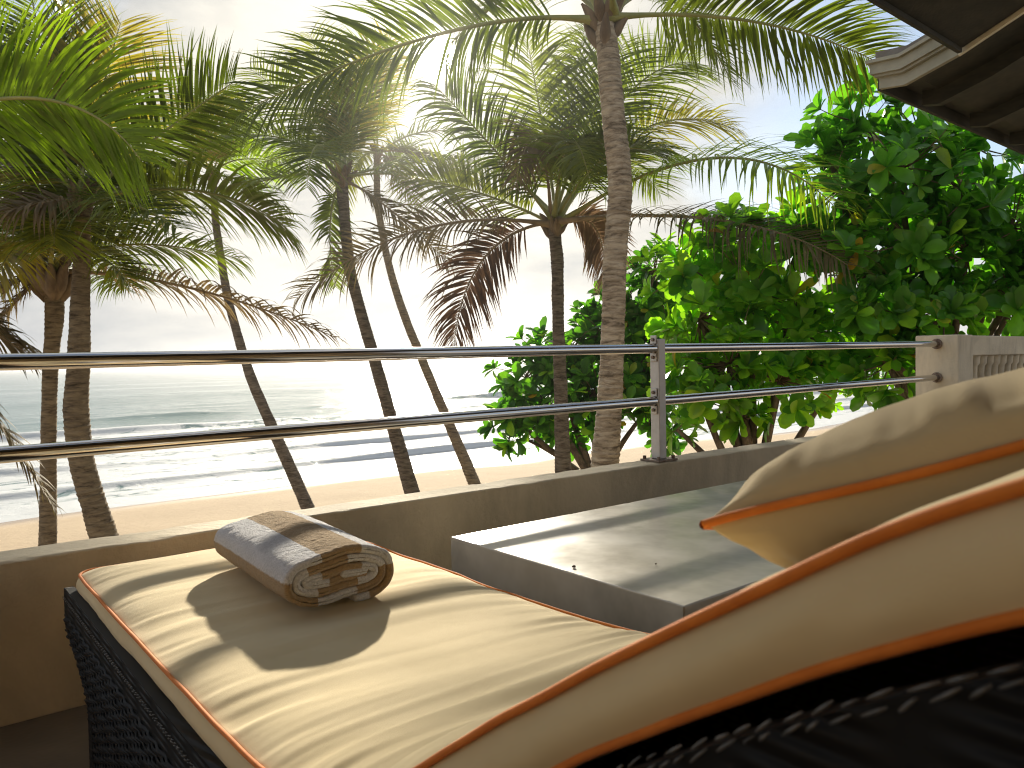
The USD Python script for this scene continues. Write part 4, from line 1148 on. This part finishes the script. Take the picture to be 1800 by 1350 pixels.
def broad_tree(name, label, base, lobes, n_ros, seed, leaf_len=0.27, n_single=300):
    """lobes: (px, py, Y, radius in px)"""
    rng = np.random.default_rng(seed)
    t = Thing(name, label, 'tree', base, 'broad-leaved trees behind the railing')
    cs = [(at(x, y, Y), r * Y / FPX) for x, y, Y, r in lobes]
    wts = np.array([r ** 2 for _, r in cs]); wts = wts / wts.sum()
    # trunk and limbs
    top_ = np.mean([c for c, _ in cs], 0)
    fork = base + (top_ - base) * np.array([0.35, 0.35, 0.45])
    q = np.linspace(0, 1, 14)[:, None]
    tr = base * (1 - q) + fork * q + 0.10 * np.sin(q * 5) * np.array([1, 0.3, 0])
    t.add('trunk', tube(tr, np.linspace(0.22, 0.12, 14), 12), bark_broad, True)
    ros, twigs = [], []
    for (c, r), w_ in zip(cs, wts):
        c1 = fork + (c - fork) * 0.5 + np.array([0, 0, 0.25 * np.linalg.norm(c - fork) * 0.4]) + rng.normal(0, 0.12, 3)
        q = np.linspace(0, 1, 12)[:, None]
        limb = (1 - q) ** 2 * fork + 2 * q * (1 - q) * c1 + q ** 2 * c
        t.add('limb', tube(limb, np.linspace(0.085, 0.03, 12), 8), bark_broad, True)
        k = max(4, int(n_ros * w_))
        dirs = rng.normal(0, 1, (k, 3)); dirs /= np.linalg.norm(dirs, axis=1, keepdims=True)
        rad_ = r * (0.5 + 0.55 * rng.random(k) ** 0.6) * (0.80 + 0.75 * N3(dirs[:, 0] * 1.8, dirs[:, 1] * 1.8, dirs[:, 2] * 1.8, seed) * 2)
        rad_ = np.where(rng.random(k) < 0.10, r * rng.uniform(1.0, 1.45, k), rad_)      # sprigs that stick out
        pos = c + dirs * rad_[:, None]
        for p_, d_ in zip(pos, dirs):
            ros.append((p_, d_))
            m_ = c + (p_ - c) * 0.5 + rng.normal(0, 0.08 * r, 3)
            q2_ = np.linspace(0, 1, 6)[:, None]
            twigs.append(tube((1 - q2_) ** 2 * c + 2 * q2_ * (1 - q2_) * m_ + q2_ ** 2 * p_, np.linspace(0.014, 0.006, 6), 4, cap=False))
    t.add('twigs', join(twigs), twig_look, True, kind='stuff')
    allv, near = [], []
    for p_, d_ in ros:
        ax = d_ * 0.7 + np.array([0, 0, 0.55]) + np.array([0, -0.12, 0]) + rng.normal(0, 0.2, 3); ax /= np.linalg.norm(ax)
        ref = np.cross(ax, [0.3, 0.9, 0.1]); ref /= np.linalg.norm(ref); ref2 = np.cross(ax, ref)
        k = rng.integers(6, 13); rsz = rng.choice([0.6, 0.8, 1.0, 1.1], p=[0.2, 0.25, 0.35, 0.2])
        for i_ in range(k):
            a = i_ * 2.399 + rng.uniform(-0.3, 0.3)
            tilt = math.radians(rng.uniform(28, 88)) * (0.7 + 0.3 * i_ / k)
            x_ = ax * math.cos(tilt) + (ref * math.cos(a) + ref2 * math.sin(a)) * math.sin(tilt)
            x_[2] -= rng.uniform(0, 0.22); x_ /= np.linalg.norm(x_)
            y_ = np.cross(ax, x_); y_ /= np.linalg.norm(y_) + 1e-9
            y_ = y_ + x_ * 0 + rng.normal(0, 0.15, 3); y_ -= x_ * (x_ @ y_); y_ /= np.linalg.norm(y_)
            z_ = np.cross(x_, y_)
            L_ = leaf_len * rsz * rng.uniform(0.55, 1.15)
            cv = LV * (L_, L_ * rng.uniform(0.85, 1.1), L_ * rng.uniform(0.5, 1.8))
            allv.append(p_ + cv[:, :1] * x_ + cv[:, 1:2] * y_ + cv[:, 2:3] * z_)
    allv = np.array(allv)
    ctr = allv.mean(1)
    # nearest leaves in view are parts of their own
    dcam = np.linalg.norm(ctr - EYE, axis=1)
    rel = ctr - EYE
    sx, sy = 900 + FPX * (rel @ CR) / (rel @ CF), 675 - FPX * (rel @ CU) / (rel @ CF)
    cell = {}
    order = np.argsort(dcam)
    chosen = []
    for i_ in order:
        if not (-20 < sx[i_] < 1820 and -20 < sy[i_] < 820):
            continue
        key = (int(sx[i_] // 16), int(sy[i_] // 16))
        if cell.get(key, 0) >= 1:
            continue
        cell[key] = 1
        chosen.append(i_)
        if len(chosen) >= n_single:
            break
    mask = np.ones(len(allv), bool); mask[chosen] = False
    for i_ in chosen:
        t.add('leaf', (allv[i_], LF), leaf_green, True)
    rest = allv[mask]
    nv = LV.shape[0]
    t.add('foliage', (rest.reshape(-1, 3), (np.arange(len(rest))[:, None, None] * nv + LF[None]).reshape(-1, 3)), leaf_green, True, kind='stuff')
    return t


def ground_pt(px, Y):
    p_ = at(px, 700, Y); p_[2] = -3.6
    return p_


broad_tree('broadleaf_tree', 'low spreading broad-leaved tree at the sea end of the thicket, around the two palm trunks', ground_pt(1050, 15.6),
           [(925, 665, 15.7, 52), (900, 735, 15.7, 42), (985, 640, 15.5, 62), (965, 725, 15.6, 55), (1045, 690, 15.5, 70), (1060, 590, 15.7, 60), (1120, 640, 15.4, 70), (1110, 540, 15.6, 62),
            (1140, 720, 15.4, 62), (1175, 570, 15.4, 65), (1150, 480, 15.8, 45), (1020, 760, 15.8, 34), (930, 775, 16.0, 22)], 400, 101, 0.37)
broad_tree('broadleaf_tree', 'middle broad-leaved tree whose glossy leaves hang behind the railing post', ground_pt(1330, 11.5),
           [(1210, 470, 11.6, 60), (1290, 420, 11.6, 58), (1230, 560, 11.3, 75), (1320, 510, 11.3, 85), (1280, 640, 11.2, 80), (1400, 440, 11.4, 70), (1400, 580, 11.2, 90), (1370, 670, 11.0, 70),
            (1230, 700, 11.2, 60), (1310, 735, 11.2, 40), (1480, 650, 11.0, 80), (1190, 755, 11.4, 28)], 330, 102, 0.35)
broad_tree('broadleaf_tree', 'tallest broad-leaved tree, rising to the pavilion roof at the right', ground_pt(1640, 10.8),
           [(1480, 330, 10.6, 85), (1450, 250, 10.8, 55), (1520, 215, 10.8, 60), (1580, 300, 10.4, 95), (1490, 440, 10.4, 90), (1600, 420, 10.2, 100), (1690, 330, 10.4, 95), (1700, 450, 10.2, 100),
            (1560, 540, 10.2, 95), (1660, 560, 10.0, 95), (1780, 400, 10.4, 95), (1780, 540, 10.2, 95), (1620, 235, 10.8, 70), (1720, 260, 10.9, 60), (1560, 640, 10.2, 80), (1860, 470, 10.2, 100), (1870, 340, 10.5, 90)], 480, 103, 0.36)
